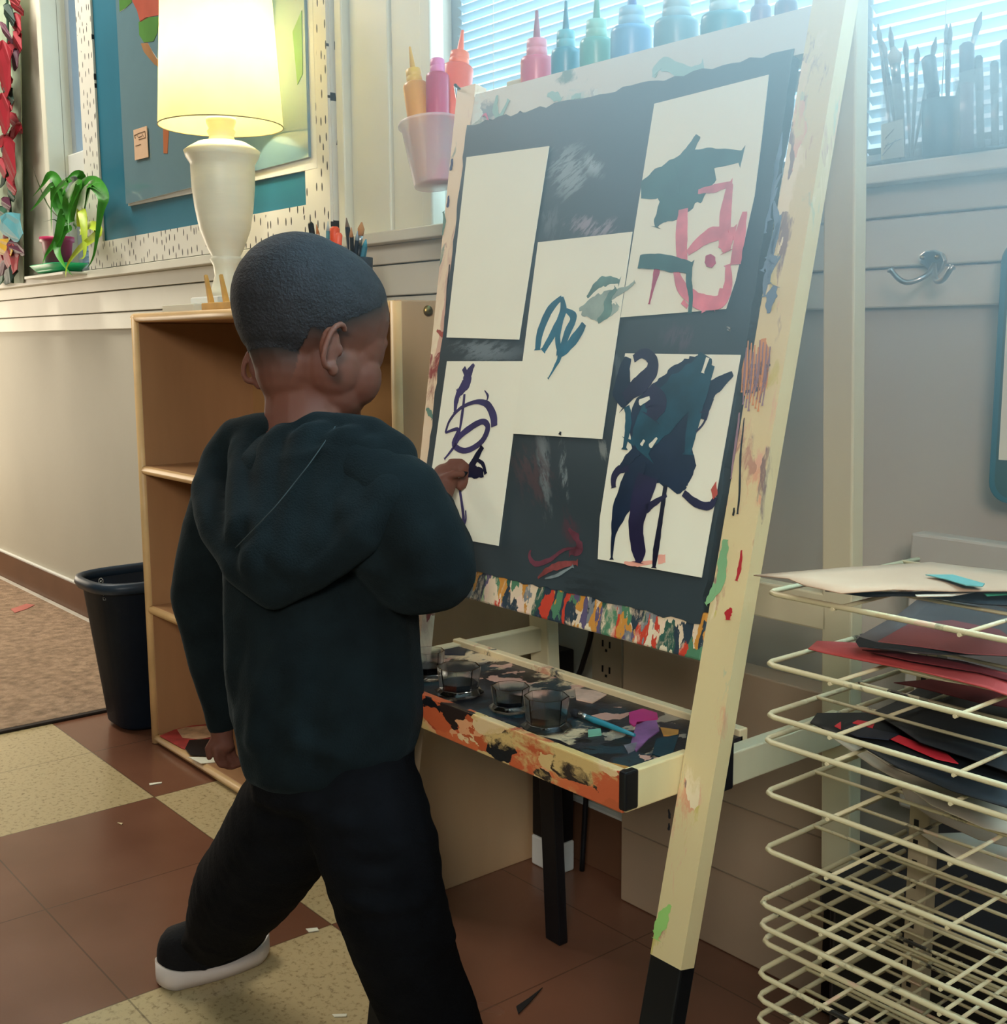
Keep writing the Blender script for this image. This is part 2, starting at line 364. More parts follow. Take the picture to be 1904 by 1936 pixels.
# ================================================================= WASTE BIN
def bin_():
    c = Vector((-2.435, .995, 0)); r_ = root('waste_bin', c, 'dark navy plastic waste bin left of the bookcase', 'bin')
    h = .335
    b = MB(); b.lathe(c, [(.001,.004),(.072,.004),(.08,.012),(.112,h-.02),(.115,h-.018),(.112,h-.018),(.109,h-.02),(.078,.016),(.001,.012)], 40, power=3.2, rx=.93, ry=1.12)
    b.build('body', M_blackb, r_)
    b = MB(); b.lathe(c, [(.11,h-.02),(.122,h-.022),(.126,h-.012),(.123,h-.001),(.115,h+.001),(.110,h-.006),(.11,h-.02)], 40, power=3.2, rx=.93, ry=1.12)
    b.build('rim', mat('bin_rim', '22303d', .4), r_)
    for px, py, kind in ((191, 1099, 0), (197, 1130, 1)):
        # embossed marks on the near face
        d = ray(px, py); best = None
        for t in np.linspace(2.2, 2.8, 241):
            q = EYE+d*t; rr = .08+(.112-.08)*(q.z-.012)/(h-.032); e = (abs((q.x-c.x)/(.93))**3.2+abs((q.y-c.y)/(1.12))**3.2)**(1/3.2)-rr
            if e < 0: best = q; break
        if best is None: continue
        nrm = -d.normalized(); a = RT; u = UP; e_ = MB()
        if kind == 0:
            e_.tube([best+nrm*.0012+(a*math.cos(t)*.0045+u*math.sin(t)*.0062) for t in np.linspace(0, 2*math.pi, 17)], .0009, 6)
            e_.ball(best+nrm*.001, .0022, 8)
            e_.build('round_mark', M_metal, r_)
        else:
            e_.tube([best+nrm*.001+a*x_+u*y_ for x_, y_ in ((-.002,.005),(.001,.006),(.003,.002),(.0035,-.005),(-.002,-.005),(-.0025,.001),(.002,.0))], .0007, 6)
            e_.build('moulded_mark', M_metal, r_)
bin_()

# ================================================================= PIN BOARD, MAP
pb = root('pin_board', (-2.6, 1.22, SILL+.002), 'large pin board with teal backing and a white border of small black dashes', 'board')
bxa, bxb, bza, bzb = -3.215, -1.965, SILL+.002, 2.05
MB().box((bxa, 1.205, bza), (bxb, 1.236, bzb)).build('backing_board', mat('board_teal', '1e6a80', .6, .06, 6), pb)
def border_mat():
    mt = bpy.data.materials.new('dashed_border'); mt.use_nodes = True; nt = mt.node_tree; L = nt.links.new; b = nt.nodes['Principled BSDF']
    tc = nt.nodes.new('ShaderNodeTexCoord'); mp = nt.nodes.new('ShaderNodeMapping'); mp.inputs['Scale'].default_value = (1, 1, .62); L(tc.outputs['Object'], mp.inputs[0])
    vo = nt.nodes.new('ShaderNodeTexVoronoi'); vo.inputs['Scale'].default_value = 40; vo.inputs['Randomness'].default_value = .7; L(mp.outputs[0], vo.inputs['Vector'])
    sb = nt.nodes.new('ShaderNodeVectorMath'); sb.operation = 'SUBTRACT'
    ml = nt.nodes.new('ShaderNodeVectorMath'); ml.operation = 'MULTIPLY'; ml.inputs[1].default_value = (40, 40, 40)
    L(mp.outputs[0], sb.inputs[0]); L(vo.outputs['Position'], sb.inputs[1])
    mm = nt.nodes.new('ShaderNodeVectorMath'); mm.operation = 'MULTIPLY'; mm.inputs[1].default_value = (40*1.9, 0, 40*.85); L(sb.outputs[0], mm.inputs[0])
    ln = nt.nodes.new('ShaderNodeVectorMath'); ln.operation = 'LENGTH'; L(mm.outputs[0], ln.inputs[0])
    lt = nt.nodes.new('ShaderNodeMath'); lt.operation = 'LESS_THAN'; lt.inputs[1].default_value = .17; L(ln.outputs['Value'], lt.inputs[0])
    mx = nt.nodes.new('ShaderNodeMix'); mx.data_type = 'RGBA'; mx.inputs[6].default_value = lin('dcd9cb'); mx.inputs[7].default_value = lin('25221f'); L(lt.outputs[0], mx.inputs[0])
    L(mx.outputs[2], b.inputs['Base Color']); b.inputs['Roughness'].default_value = .7; return mt
zt = 1.094; xl, xr = -3.11, -2.055
MB().box((bxa, 1.199, bza), (bxb, 1.2045, zt)).box((bxa, 1.199, zt), (xl, 1.2045, bzb)).box((xr, 1.199, zt), (bxb, 1.2045, bzb)).box((bxb-.001, 1.2045, bza), (bxb+.003, 1.237, bzb)).build('border', border_mat(), pb)
# laminated map (generic land shapes), glossy
yM = 1.192
def q_(x, y, Y=yM): return WY(x, y, Y)
mp_ = root('world_map', q_(410, 350), 'glossy laminated map in grey blue pinned on the teal board behind the lamp', 'map')
tl, bl, br = q_(219, -260), q_(238, 386), q_(583, 297); trr = Vector((br.x, yM, tl.z))
sheet = MB(); sheet.prism([bl, br, Vector((br.x+.0, yM, 1.72)), Vector((bl.x, yM, 1.72))], (0, .006, 0))
sheet.build('sheet', mat('map_sea', '6f8f99', .12, .06, 4, spec=.7, coat=.6), mp_)
mb = MB(); o_ = .02
mb.prism([bl+Vector((-.001,.0065,-.004)), br+Vector((o_,.0065,-.022)), Vector((br.x+o_, yM+.0065, 1.74)), Vector((bl.x-.001, yM+.0065, 1.74))], (0, .005, 0))
mb.build('white_margin', M_white, mp_)
def blob(pts, Y, th=.0008): return [WY(x, y, Y) for x, y in pts]
LAND = [mat('map_pink', 'b8604f', .2), mat('map_green', '5a8a48', .2), mat('map_tan', 'a57c58', .2), mat('map_orange', 'b8704c', .2)]
for pts, i in (([(243,-30),(318,-30),(312,10),(303,28),(282,32),(265,42),(259,20),(250,2)],0), ([(262,42),(275,33),(301,31),(297,62),(290,78),(272,80),(263,66)],1), ([(224,-30),(242,-30),(249,4),(236,16),(226,22)],1),
        ([(266,82),(279,81),(288,98),(297,112),(312,112),(322,130),(308,133),(303,128),(292,122),(280,108),(272,98)],2), ([(300,134),(308,135),(311,160),(322,195),(320,225),(316,290),(309,290),(308,230),(310,190),(302,162)],3), ([(553,60),(570,20),(572,140),(562,160)],1)):
    MB().prism(blob(pts, yM-.001), (0, .001, 0)).build('land_shape', LAND[i], mp_)
nt_ = root('note_card', q_(265, 302), 'small orange tinted card with a brown sketch stuck on the map', 'card')
MB().prism([q_(252,246,1.188), q_(277,238,1.188), q_(280,297,1.188), q_(255,303,1.188)], (0,.0015,0)).build('card', mat('note_orange', 'd9b594', .6), nt_)
sk = MB()
for a in ([(256,262),(254,256),(262,252),(274,248),(275,260),(262,264)], [(259,256),(262,260),(268,257)], [(268,252),(271,258)], [(256,276),(266,273)]):
    sk.tube([q_(x, y, 1.1875) for x, y in a], .0008, 5)
sk.build('sketch', mat('brown_ink', '6b4a2c', .6), nt_)

# ================================================================= LAMP
LB = Vector((-2.145, 1.07, bh)); K = 2.33/FPX
lamp = root('table_lamp', LB, 'white urn table lamp with a glowing cream drum shade on the bookcase', 'lamp')
def lz(py):  # height on the lamp axis seen at a pixel row
    return WY(447, py, 1.07).z
M_cer = mat('lamp_ceramic', 'e6e0c8', .35, .04, 8, .12, 30, stretch=(1, 1, 6))
b_ = MB().box((LB.x-.082, LB.y-.062, bh+.0005), (LB.x+.082, LB.y+.062, bh+.016)).box((LB.x-.062, LB.y-.05, bh+.016), (LB.x+.062, LB.y+.05, bh+.03))
b_.build('base', M_white, lamp, bevel=.003)
pf = [(.028, bh+.03)] + [(r*K, lz(y)) for r, y in ((36,560),(30,548),(22,520),(24,500),(30,488),(27,484),(26,482),(34,466),(46,432),(53,390),(57,350),(58,312),(58,304),(66,290),(69,279),(60,272),(44,262),(24,257),(22,250),(26,240),(22,235),(27,222),(27,214),(10,212),(8,150),(6,90))]
MB().lathe((LB.x, LB.y, 0), pf, 48).build('urn', M_cer, lamp)
def shade_mat():
    mt = bpy.data.materials.new('lamp_shade_fabric'); mt.use_nodes = True; nt = mt.node_tree; L = nt.links.new
    nt.nodes.remove(nt.nodes['Principled BSDF']); out = nt.nodes['Material Output']
    d = nt.nodes.new('ShaderNodeBsdfDiffuse'); t = nt.nodes.new('ShaderNodeBsdfTranslucent'); mx = nt.nodes.new('ShaderNodeMixShader')
    n = nt.nodes.new('ShaderNodeTexNoise'); n.inputs['Scale'].default_value = 20; n.inputs['Detail'].default_value = 5
    tc = nt.nodes.new('ShaderNodeTexCoord'); L(tc.outputs['Object'], n.inputs['Vector'])
    r = nt.nodes.new('ShaderNodeValToRGB'); r.color_ramp.elements[0].color = lin('e2d698'); r.color_ramp.elements[1].color = lin('eee4ae'); L(n.outputs['Fac'], r.inputs[0])
    L(r.outputs[0], d.inputs[0]); L(r.outputs[0], t.inputs[0]); mx.inputs[0].default_value = .45
    L(d.outputs[0], mx.inputs[1]); L(t.outputs[0], mx.inputs[2]); L(mx.outputs[0], out.inputs[0]); return mt
sz0 = lz(230); sz1 = sz0+.29
sh = MB().lathe((LB.x, LB.y, 0), [(112*K, sz0), (96*K, sz1)], 56).build('lamp_shade', shade_mat(), lamp)
for rr, z in ((112, sz0), (96, sz1)):
    MB().tube([LB+Vector((math.cos(t)*rr*K, math.sin(t)*rr*K, z-bh)) for t in np.linspace(0, 2*math.pi, 49)], .0012, 6).build('shade_rim', mat('shade_trim', '9a8f6a', .6), sh)
bz = lz(35)
MB().ball((LB.x, LB.y, bz), .026, 16).build('bulb', emis('bulb_glow', 'fff0c8', 22), lamp)
pl_ = bpy.data.lights.new('lamp_light', 'POINT'); pl_.energy = 3.2; pl_.color = (1, .88, .62); pl_.shadow_soft_size = .03
po = bpy.data.objects.new('lamp_light', pl_); COL.objects.link(po); po.location = (0, 0, bz-.06-bh); po.parent = lamp
pl_.shadow_soft_size = .02
# small wooden stand beside the lamp base
st = root('wooden_stand', (-2.03, .985, bh), 'small golden wooden display stand at the foot of the lamp', 'stand')
g0, g1 = WY(419, 583, .985), WY(447, 583, .985)
MB().box((g0.x-.02, .955, bh+.0005), (g1.x+.045, 1.0, bh+.013)).build('foot', mat('stand_wood', 'cfa052', .5, .15, 30), st, bevel=.001)
for x, ht in ((g0.x-.004, .062), (g1.x-.002, .06)):
    MB().hexa([(x-.004,.962,bh+.012),(x+.005,.962,bh+.012),(x+.005,.972,bh+.012),(x-.004,.972,bh+.012)],
              [(x-.008,.958,bh+ht),(x-.003,.958,bh+ht+.002),(x-.003,.964,bh+ht+.002),(x-.008,.964,bh+ht)]).build('prong', MATS['stand_wood'], st, bevel=.0008)
tag(MB().box((-2.215, .965, bh+.0005), (-2.075, 1.0, bh+.014)).build('paper_stack', M_paper, bevel=.001), 'low stack of cream paper left of the small wooden stand', 'paper')

# ================================================================= PENCIL CUPS on the bookcase
def pencil(base, tip, r, cols, label, cat='pencil', kind='pencil', group=None):
    base, tip = Vector(base), Vector(tip); d = tip-base
    nm = {'pencil': 'pencil', 'marker': 'marker_pen', 'brush': 'paintbrush', 'scissors': 'scissors'}[kind]
    o = root(nm, base, label, cat, group)
    if kind == 'pencil':
        MB().tube([base, base+d*.88], r, 6, smooth=False).build('shaft', mat('pc_'+cols[0], cols[0], .4), o)
        MB().tube([base+d*.88, tip], [r, r*.15], 8).build('tip', mat('pc_'+cols[1], cols[1], .6), o)
    elif kind == 'marker':
        MB().tube([base, base+d*.62], r, 12).build('barrel', mat('pc_'+cols[0], cols[0], .4), o)
        MB().tube([base+d*.62, base+d*.97, tip], [r*1.12, r*1.12, r*.6], 12).build('cap', mat('pc_'+cols[1], cols[1], .35), o)
    else:
        MB().tube([base, base+d*.3, base+d*.6, base+d*.72], [r*.45, r*.8, r, r*.85], 8).build('handle', mat('pc_'+cols[0], cols[0], .4), o)
        MB().tube([base+d*.72, base+d*.84], [r*.85, r*1.0], 8).build('ferrule', M_metal, o)
        MB().tube([base+d*.84, base+d*.92, tip], [r*1.05, r*1.35, r*.25], 8).build('bristles', mat('pc_'+cols[1], cols[1], .9), o)
    return o
def cup(c, r0, r1, h, mt, label, name='pencil_cup', cat='cup', wall=.0015, group=None, mk='body'):
    c = Vector(c); o = root(name, c, label, cat, group)
    MB().lathe(c, [(.0005,.0008),(r0-.002,.0008),(r0,.003),(r1,h),(r1-wall,h),(r0-wall,.005),(.0005,.004)], 32).build(mk, mt, o)
    return o
c1 = Vector((WY(668, 495, 1.09).x, 1.09, bh))
cup(c1+Vector((0,0,.0005)), .03, .033, .082, mat('cup_black', '23262b', .5), 'black pencil cup on the bookcase behind the boy\'s head')
specs = [((664,430),.004,('14181f','c08a5a'),'pencil','black pencil leaning left in the black cup behind the head'),
         ((676,437),.0042,('1c2733','8ea3ad'),'pencil','dark blue pencil in the black cup behind the head'),
         ((684,420),.0045,('101318','b88350'),'brush','tall black brush in the black cup behind the head'),
         ((692,452),.005,('2f6f80','3f8ea0'),'pencil','teal pencil leaning right in the black cup behind the head'),
         ((655,412),.0045,('191c24','6d5a48'),'pencil','tallest dark pencil in the black cup behind the head')]
for i, ((px, py), r, cc, kd, lb) in enumerate(specs):
    t = WY(px, py, 1.09+(i-2)*.006); b0 = c1+Vector(((i-2)*.008, (2-i)*.004, .006))
    pencil(b0, t, r, cc, lb, kd if kd == 'pencil' else 'brush', kd)
c2 = Vector((WY(622, 480, 1.12).x, 1.12, bh))
cup(c2+Vector((0,0,.0005)), .034, .037, .085, mat('cup_grey', '4b5157', .5), 'grey pencil cup on the bookcase hidden behind the top of the head')
for i, ((px, py), r, cc, kd, lb) in enumerate([((587,420),.005,('15171a','15171a'),'marker','black marker leaning far left in the rear pencil cup'),
        ((598,424),.0035,('caa58a','b9743c'),'pencil','pale wooden pencil in the rear pencil cup'),
        ((620,418),.0035,('4d8f9a','b0bfbe'),'pencil','light teal pencil in the rear pencil cup'),
        ((633,428),.008,('e8552a','e8552a'),'marker','orange capped marker in the rear pencil cup'),
        ((641,440),.006,('ff4b3a','ff6a4a'),'marker','bright red marker in the rear pencil cup')]):
    t = WY(px, py, 1.12); b0 = c2+Vector(((i-2)*.009, (i % 2)*.01-.005, .006))
    pencil(b0, t, r, cc, lb, 'marker' if kd == 'marker' else 'pencil', kd)

# ================================================================= LEFT SILL: plant, garland
tp = Vector((WY(128, 515, 1.20).x, 1.175, SILL))
tag(MB().box((tp.x-.16, 1.13, SILL-.012), (tp.x+.16, 1.198, SILL-.004)).build('sill_board', M_trim, bevel=.002), 'thin white board on the left sill carrying the green plant tray', 'board')
tray = MB(); a = .115
tray.lathe(tp+Vector((0,0,.0005)), [(.0008,.001),(.062,.001),(.066,.004),(.083,.022),(.086,.022),(.084,.019),(.068,.006),(.0008,.005)], 28, rx=1.5, ry=.62, power=4)
tag(tray.build('plant_tray', mat('tray_green', '35c784', .35, .06)), 'bright green plastic tray under the potted plant', 'tray')
plant = root('potted_plant', tp+Vector((0,0,.006)), 'spider plant with long arching green leaves in a magenta pot on the left sill', 'plant')
MB().lathe(tp+Vector((0,0,.006)), [(.0008,0),(.038,0),(.050,.078),(.056,.079),(.057,.092),(.053,.092),(.049,.076),(.0008,.072)], 28, ry=.8).build('pot', mat('pot_magenta', 'b5325c', .35, .08), plant)
MB().lathe(tp+Vector((0,0,.006)), [(.0008,.08),(.045,.078)], 20, ry=.8).build('soil', mat('soil', '2c1d14', .95, .4, 60), plant)
def leaf_blade(mb, pts, wd, mi):
    pts = smoothpts([Vector(p) for p in pts], 5); n = len(pts); L_, R_, C_ = [], [], []
    for i, p in enumerate(pts):
        t = (pts[min(i+1,n-1)]-pts[max(i-1,0)]).normalized(); s = t.cross(FW).normalized(); f = i/(n-1)
        w_ = wd*(.45+.75*math.sin(math.pi*min(1,f*1.1+.1)))*max(.02, (1-f**3)); nn = s.cross(t)
        L_.append(p+s*w_); R_.append(p-s*w_); C_.append(p+nn*w_*.35)
    vs = L_+C_+R_; fs = []
    for i in range(n-1): fs += [(i,i+1,n+i+1,n+i), (n+i,n+i+1,2*n+i+1,2*n+i)]
    mb.add(vs, fs, mi, True)
lv = [([(128,425),(105,385),(100,350),(70,385),(57,400)],0),([(130,420),(112,370),(130,340),(100,370),(97,440)],0),([(135,420),(125,380),(150,345),(130,400),(131,440)],0),
      ([(130,420),(120,400),(108,450),(88,480),(80,500)],0),([(140,420),(150,360),(175,345),(195,370),(190,400),(178,480),(164,508)],0),([(140,430),(150,400),(165,352),(193,365)],0),
      ([(150,430),(152,395),(158,420),(160,480),(150,490)],1),([(150,440),(172,425),(185,440),(150,470),(128,500),(124,525)],1),([(135,430),(118,440),(108,470),(120,500),(138,522)],0),
      ([(130,415),(112,350),(95,330),(80,350),(62,372)],0),([(145,410),(155,340),(140,328),(120,345)],0),([(130,425),(95,395),(72,345),(60,310)],2),([(150,410),(170,350),(190,345)],0),([(125,430),(110,420),(100,415),(82,420)],2)]
lm = MB()
for i, (pts, mi) in enumerate(lv):
    n = len(pts); yy = [1.172-.012*((i*7) % 5)/5-.05*(j/(n-1)) for j in range(n)]
    leaf_blade(lm, [WY(x, y, yy[j]) for j, (x, y) in enumerate(pts)], (.0105 if mi != 2 else .0016) if i != 4 else .016, mi)
lm.build('leaves', [mat('leaf_green', '3f8f2c', .4, .25, 30), mat('leaf_lime', 'b8cf3a', .4, .2, 30), mat('leaf_dark', '4b5c34', .5, .2, 20)], plant)
# leaf garland at far left
ga = root('paper_garland', WY(22, 540, 1.16), 'hanging garland of red, green and teal paper leaves at the far left edge', 'garland')
gm = MB(); rnd = random.Random(3)
gm.prism([WY(-30,-60,1.19), WY(36,-60,1.19), WY(44,535,1.19), WY(-30,535,1.19)], (0,.003,0), 0)
gm.build('backing_strip', mat('garland_backing', '9fae94', .7, .25, 14), ga)
gm = MB(); gm.tube([WY(x, y, 1.175) for x, y in ((12,-60),(16,100),(10,250),(20,400),(24,535))], .004, 8, 0); gm.build('cord', mat('garland_cord', '274a36', .8), ga)
gm = MB()
def leafshape(c, ln, wd, ang, mi, y):
    n = 14; o = []
    for j in range(n):
        t = 2*math.pi*j/n; u = math.cos(t)*ln/2; v = math.sin(t)*wd/2*(1-.35*math.cos(t))*(1+.25*math.sin(5*t))
        o.append(WY(c[0]+u*math.cos(ang)-v*math.sin(ang), c[1]+u*math.sin(ang)+v*math.cos(ang), y+.006*math.sin(t*2)))
    gm.prism(o, (0,.002,0), mi)
for i in range(34):
    y = -40+i*17; x = rnd.uniform(-6, 34)
    mi = 0 if 80 < y < 400 and rnd.random() < .5 else rnd.choice([1,2,3,0,1])
    leafshape((x, y), rnd.uniform(26, 52), rnd.uniform(9, 18), rnd.uniform(.9, 2.2), mi, 1.165+rnd.uniform(-.02,.012))
for (x, y, l, w_, a_, mi) in ((8,130,110,26,1.5,0),(6,215,80,26,1.5,0),(18,300,90,22,1.45,0),(22,430,60,40,1.2,4),(8,470,40,26,1.,5),(22,490,60,28,1.6,0),(30,470,40,20,.7,2),(18,520,40,20,2,3)):
    leafshape((x, y), l, w_, a_, mi, 1.14)
gm.build('paper_leaves', [mat('gl_red', '8c1624', .6), mat('gl_green', '2f5540', .6, .3, 20), mat('gl_maroon', '4d1f33', .6), mat('gl_dark', '20382f', .6), mat('gl_teal', '4f95a0', .6), mat('gl_gold', 'c29a2a', .6)], ga)

# ================================================================= EASEL
ex0, ex1 = -1.215, -.65
def fy(z): return .738+.2294*(z-.278)          # front face of the leaning front frame
def ryr(z): return 1.024-.052*(z-.289)            # rear frame
fn = Vector((0, -1, .2294)).normalized(); fu = Vector((0, .2294, 1)).normalized()
def FR(x, z, off=0): return Vector((x, fy(z), z)) + fn*off
easel = root('easel', ((ex0+ex1)/2, .85, 0), 'paint-spattered wooden double easel with a dark chalkboard and paint tray', 'easel')
def bar_front(x0, x1, z0, z1, off, th):       # bar lying in the front frame plane
    return [FR(x0,z0,off),FR(x1,z0,off),FR(x1,z0,off-th),FR(x0,z0,off-th)], [FR(x0,z1,off),FR(x1,z1,off),FR(x1,z1,off-th),FR(x0,z1,off-th)]
M_legp = splat('easel_leg_paint', 'd8c492', ['e4c79c','d8a07c','c9b86a','dba78a','b98a70','d9c08e','a9b898','e6d3ae','8a6f66'], .53, 9, (2,2,.5), .5, 30)
M_legl = splat('easel_left_paint', 'dcc3a2', ['dcae94','8a3f3a','caa08a','3f6f63','e2cfae','c9a58c'], .56, 7, (2,2,.6), .5, 22)
M_railt = splat('easel_top_paint', 'c6c2b4', ['9fb5ac','5f8078','c4cfc8','bdb6a6','7a8a90'], .60, 6, (1,2,1.4), .5, 18)
M_railb = splat('easel_bottom_paint', 'e0c8a8', ['4f7f5e','c5402c','2b3b46','a8b98a','e7c7ae','7b7f80','5c5270','c98a3a','2f5a4c','ded0b0','e0c8a8','2b3b46'], .45, 11, (1.9,1,.8), .45, 42)
M_tray = splat('tray_paint', 'cdb892', ['17171c','101216','23232b','16303a','b98d7c','101216','20343a','2a2b30','14151a','8c8070','1c1c20'], .41, 11, (1.4,1.0,1), .35, 34)
lw = .037
legR = MB().hexa(*bar_front(ex1-lw, ex1, .276, 1.19, .0, .018))
def xl(z): return -1.087-.135*z/1.13            # the left leg leans inwards towards the foot
def lbar(z0, z1, off, th, a=0, w_=lw): return [FR(xl(z0)+a,z0,off),FR(xl(z0)+a+w_,z0,off),FR(xl(z0)+a+w_,z0,off-th),FR(xl(z0)+a,z0,off-th)], [FR(xl(z1)+a,z1,off),FR(xl(z1)+a+w_,z1,off),FR(xl(z1)+a+w_,z1,off-th),FR(xl(z1)+a,z1,off-th)]
legL = MB().hexa(*lbar(.276, 1.145, 0, .018))
MB().hexa(*bar_front(ex1-lw-.003, ex1-.002, .0, .285, -.003, .02)).build('foot_extension', M_black, easel, bevel=.002)
MB().hexa(*lbar(.0, .285, -.003, .02, .002, lw-.004)).build('foot_extension', M_black, easel, bevel=.002)
railT = MB().hexa(*bar_front(-1.183, ex1-lw, 1.088, 1.131, .0, .02))
MB().hexa(*bar_front(-1.108, ex1-lw, .540, .583, .0, .02)).build('bottom_rail', M_railb, easel, bevel=.002)
# chalkboard with wavy paint edge
def ragged(a, b, n, amp, seed):
    r = random.Random(seed); return [Vector(a).lerp(Vector(b), i/n)+(Vector((r.uniform(-1,1),0,r.uniform(-1,1)))*amp if 0 < i < n else Vector()) for i in range(n)]
zb0, zb1, xb0, xb1 = .572, 1.094, -1.187, -.694
c4 = [(xb0+.045,0,zb0),(xb1,0,zb0),(xb1-.004,0,zb1),(xb0-.001,0,zb1)]
loop = ragged(c4[0],c4[1],40,.0022,1)+ragged(c4[1],c4[2],40,.0016,2)+ragged(c4[2],c4[3],40,.0022,3)+ragged(c4[3],c4[0],40,.0018,4)
pts = [FR(v.x, v.z, .0012) for v in loop]
def PX(px, py, off):   # pixel on the board plane raised by off
    d = ray(px, py); o = Vector((0, fy(0), 0))+fn*off
    return EYE + d*((o-EYE).dot(fn)/d.dot(fn))
CBO = Vector(((ex0+ex1)/2, .85, 0))
def chalk_mat():
    """dark chalkboard with rubbed chalk and dried paint smears, each at its own place on the board"""
    mt = bpy.data.materials.new('chalkboard'); mt.use_nodes = True; nt = mt.node_tree; L = nt.links.new
    b = nt.nodes['Principled BSDF']; b.inputs['Roughness'].default_value = .42; b.inputs['Specular IOR Level'].default_value = .5
    tc = nt.nodes.new('ShaderNodeTexCoord')
    def N(t, **k):
        n = nt.nodes.new(t)
        for a_, v in k.items(): n.inputs[a_].default_value = v
        return n
    base = N('ShaderNodeTexNoise', Scale=6., Detail=6.); L(tc.outputs['Object'], base.inputs['Vector'])
    r = nt.nodes.new('ShaderNodeValToRGB'); r.color_ramp.elements[0].color = lin('2a3336'); r.color_ramp.elements[1].color = lin('39454a'); L(base.outputs[0], r.inputs[0]); cur = r.outputs[0]
    sm = [((1080,325),(1118,372),40,(.75,-.66),'7d8a8c',.50,1),((1122,312),(1142,330),14,(.6,-.8),'8b989a',.45,1),((1040,415),(1060,450),22,(.2,-.98),'565f64',.46,1),((1125,428),(1190,436),20,(.6,-.7),'8a7f88',.5,1),
          ((915,662),(985,668),20,(.8,-.4),'6a767a',.48,1),((1030,885),(1038,990),15,(.15,.98),'727a7a',.47,.8),((1068,890),(1072,960),11,(-.15,.98),'7b8686',.46,.8),((1010,900),(1050,960),38,(.3,.95),'4c4143',.5,1),
          ((1078,1000),(1090,1050),18,(.2,.98),'54343c',.5,.6),((1142,850),(1152,870),12,(.3,.95),'7b817c',.5,.8),((1290,638),(1330,650),20,(.3,-.9),'544a56',.52,.8),((1170,700),(1176,770),9,(.1,.98),'4d585c',.45,1),((1100,1120),(1180,1150),40,(.9,.2),'22292c',.5,.6)]
    for i, (c, e, hw, dr, col, thr, am) in enumerate(sm):
        C0, C1, C2 = PX(c[0], c[1], 0)-CBO, PX(e[0], e[1], 0)-CBO, PX(c[0]+dr[0]*10, c[1]+dr[1]*10, 0)-CBO
        ang = math.atan2((C2-C0).z, (C2-C0).x); ln = abs((C1-C0).length); wd = hw*.00075
        ang2 = math.atan2((C1-C0).z, (C1-C0).x)
        m1 = nt.nodes.new('ShaderNodeMapping'); m1.vector_type = 'TEXTURE'; m1.inputs['Location'].default_value = C0; m1.inputs['Rotation'].default_value = (0, -ang2, 0); m1.inputs['Scale'].default_value = (max(ln, wd), 10, wd)
        L(tc.outputs['Object'], m1.inputs[0])
        g = nt.nodes.new('ShaderNodeVectorMath'); g.operation = 'LENGTH'; L(m1.outputs[0], g.inputs[0])
        m2 = nt.nodes.new('ShaderNodeMapping'); m2.vector_type = 'TEXTURE'; m2.inputs['Rotation'].default_value = (0, -ang, 0); m2.inputs['Scale'].default_value = (5, 1, 1); L(tc.outputs['Object'], m2.inputs[0])
        n = N('ShaderNodeTexNoise', Scale=150., Detail=6., Roughness=.7); L(m2.outputs[0], n.inputs['Vector'])
        n0 = N('ShaderNodeTexNoise', Scale=28., Detail=3.); L(m2.outputs[0], n0.inputs['Vector'])
        f = nt.nodes.new('ShaderNodeMapRange'); f.inputs['From Min'].default_value = 1.25; f.inputs['From Max'].default_value = .35; L(g.outputs['Value'], f.inputs[0])
        ad = nt.nodes.new('ShaderNodeMath'); ad.operation = 'MULTIPLY_ADD'; L(f.outputs[0], ad.inputs[0]); ad.inputs[1].default_value = .20; L(n.outputs[0], ad.inputs[2])
        a2 = nt.nodes.new('ShaderNodeMath'); a2.operation = 'MULTIPLY_ADD'; L(n0.outputs[0], a2.inputs[0]); a2.inputs[1].default_value = .5; L(ad.outputs[0], a2.inputs[2])
        t = nt.nodes.new('ShaderNodeMapRange'); t.inputs['From Min'].default_value = thr+.36; t.inputs['From Max'].default_value = thr+.46; L(a2.outputs[0], t.inputs[0])
        mu = nt.nodes.new('ShaderNodeMath'); mu.operation = 'MULTIPLY'; L(t.outputs[0], mu.inputs[0]); L(f.outputs[0], mu.inputs[1])
        mv = nt.nodes.new('ShaderNodeMath'); mv.operation = 'MULTIPLY'; L(mu.outputs[0], mv.inputs[0]); mv.inputs[1].default_value = am
        mx = nt.nodes.new('ShaderNodeMix'); mx.data_type = 'RGBA'; L(mv.outputs[0], mx.inputs[0]); L(cur, mx.inputs[6]); mx.inputs[7].default_value = lin(col); cur = mx.outputs[2]
    L(cur, b.inputs['Base Color'])
    bp = N('ShaderNodeBump', Strength=.12, Distance=.003); bn = N('ShaderNodeTexNoise', Scale=22., Detail=6.); L(tc.outputs['Object'], bn.inputs['Vector']); L(bn.outputs[0], bp.inputs['Height']); L(bp.outputs[0], b.inputs['Normal'])
    return mt
cbm = MB().prism(pts, fn*-.012)
CBM = [mat('smear_maroon', '5f2f3b', .6, .4, 60), mat('smear_red', '7d3b39', .6, .4, 60), mat('smear_grey', '6f7a7a', .8, .4, 60)]
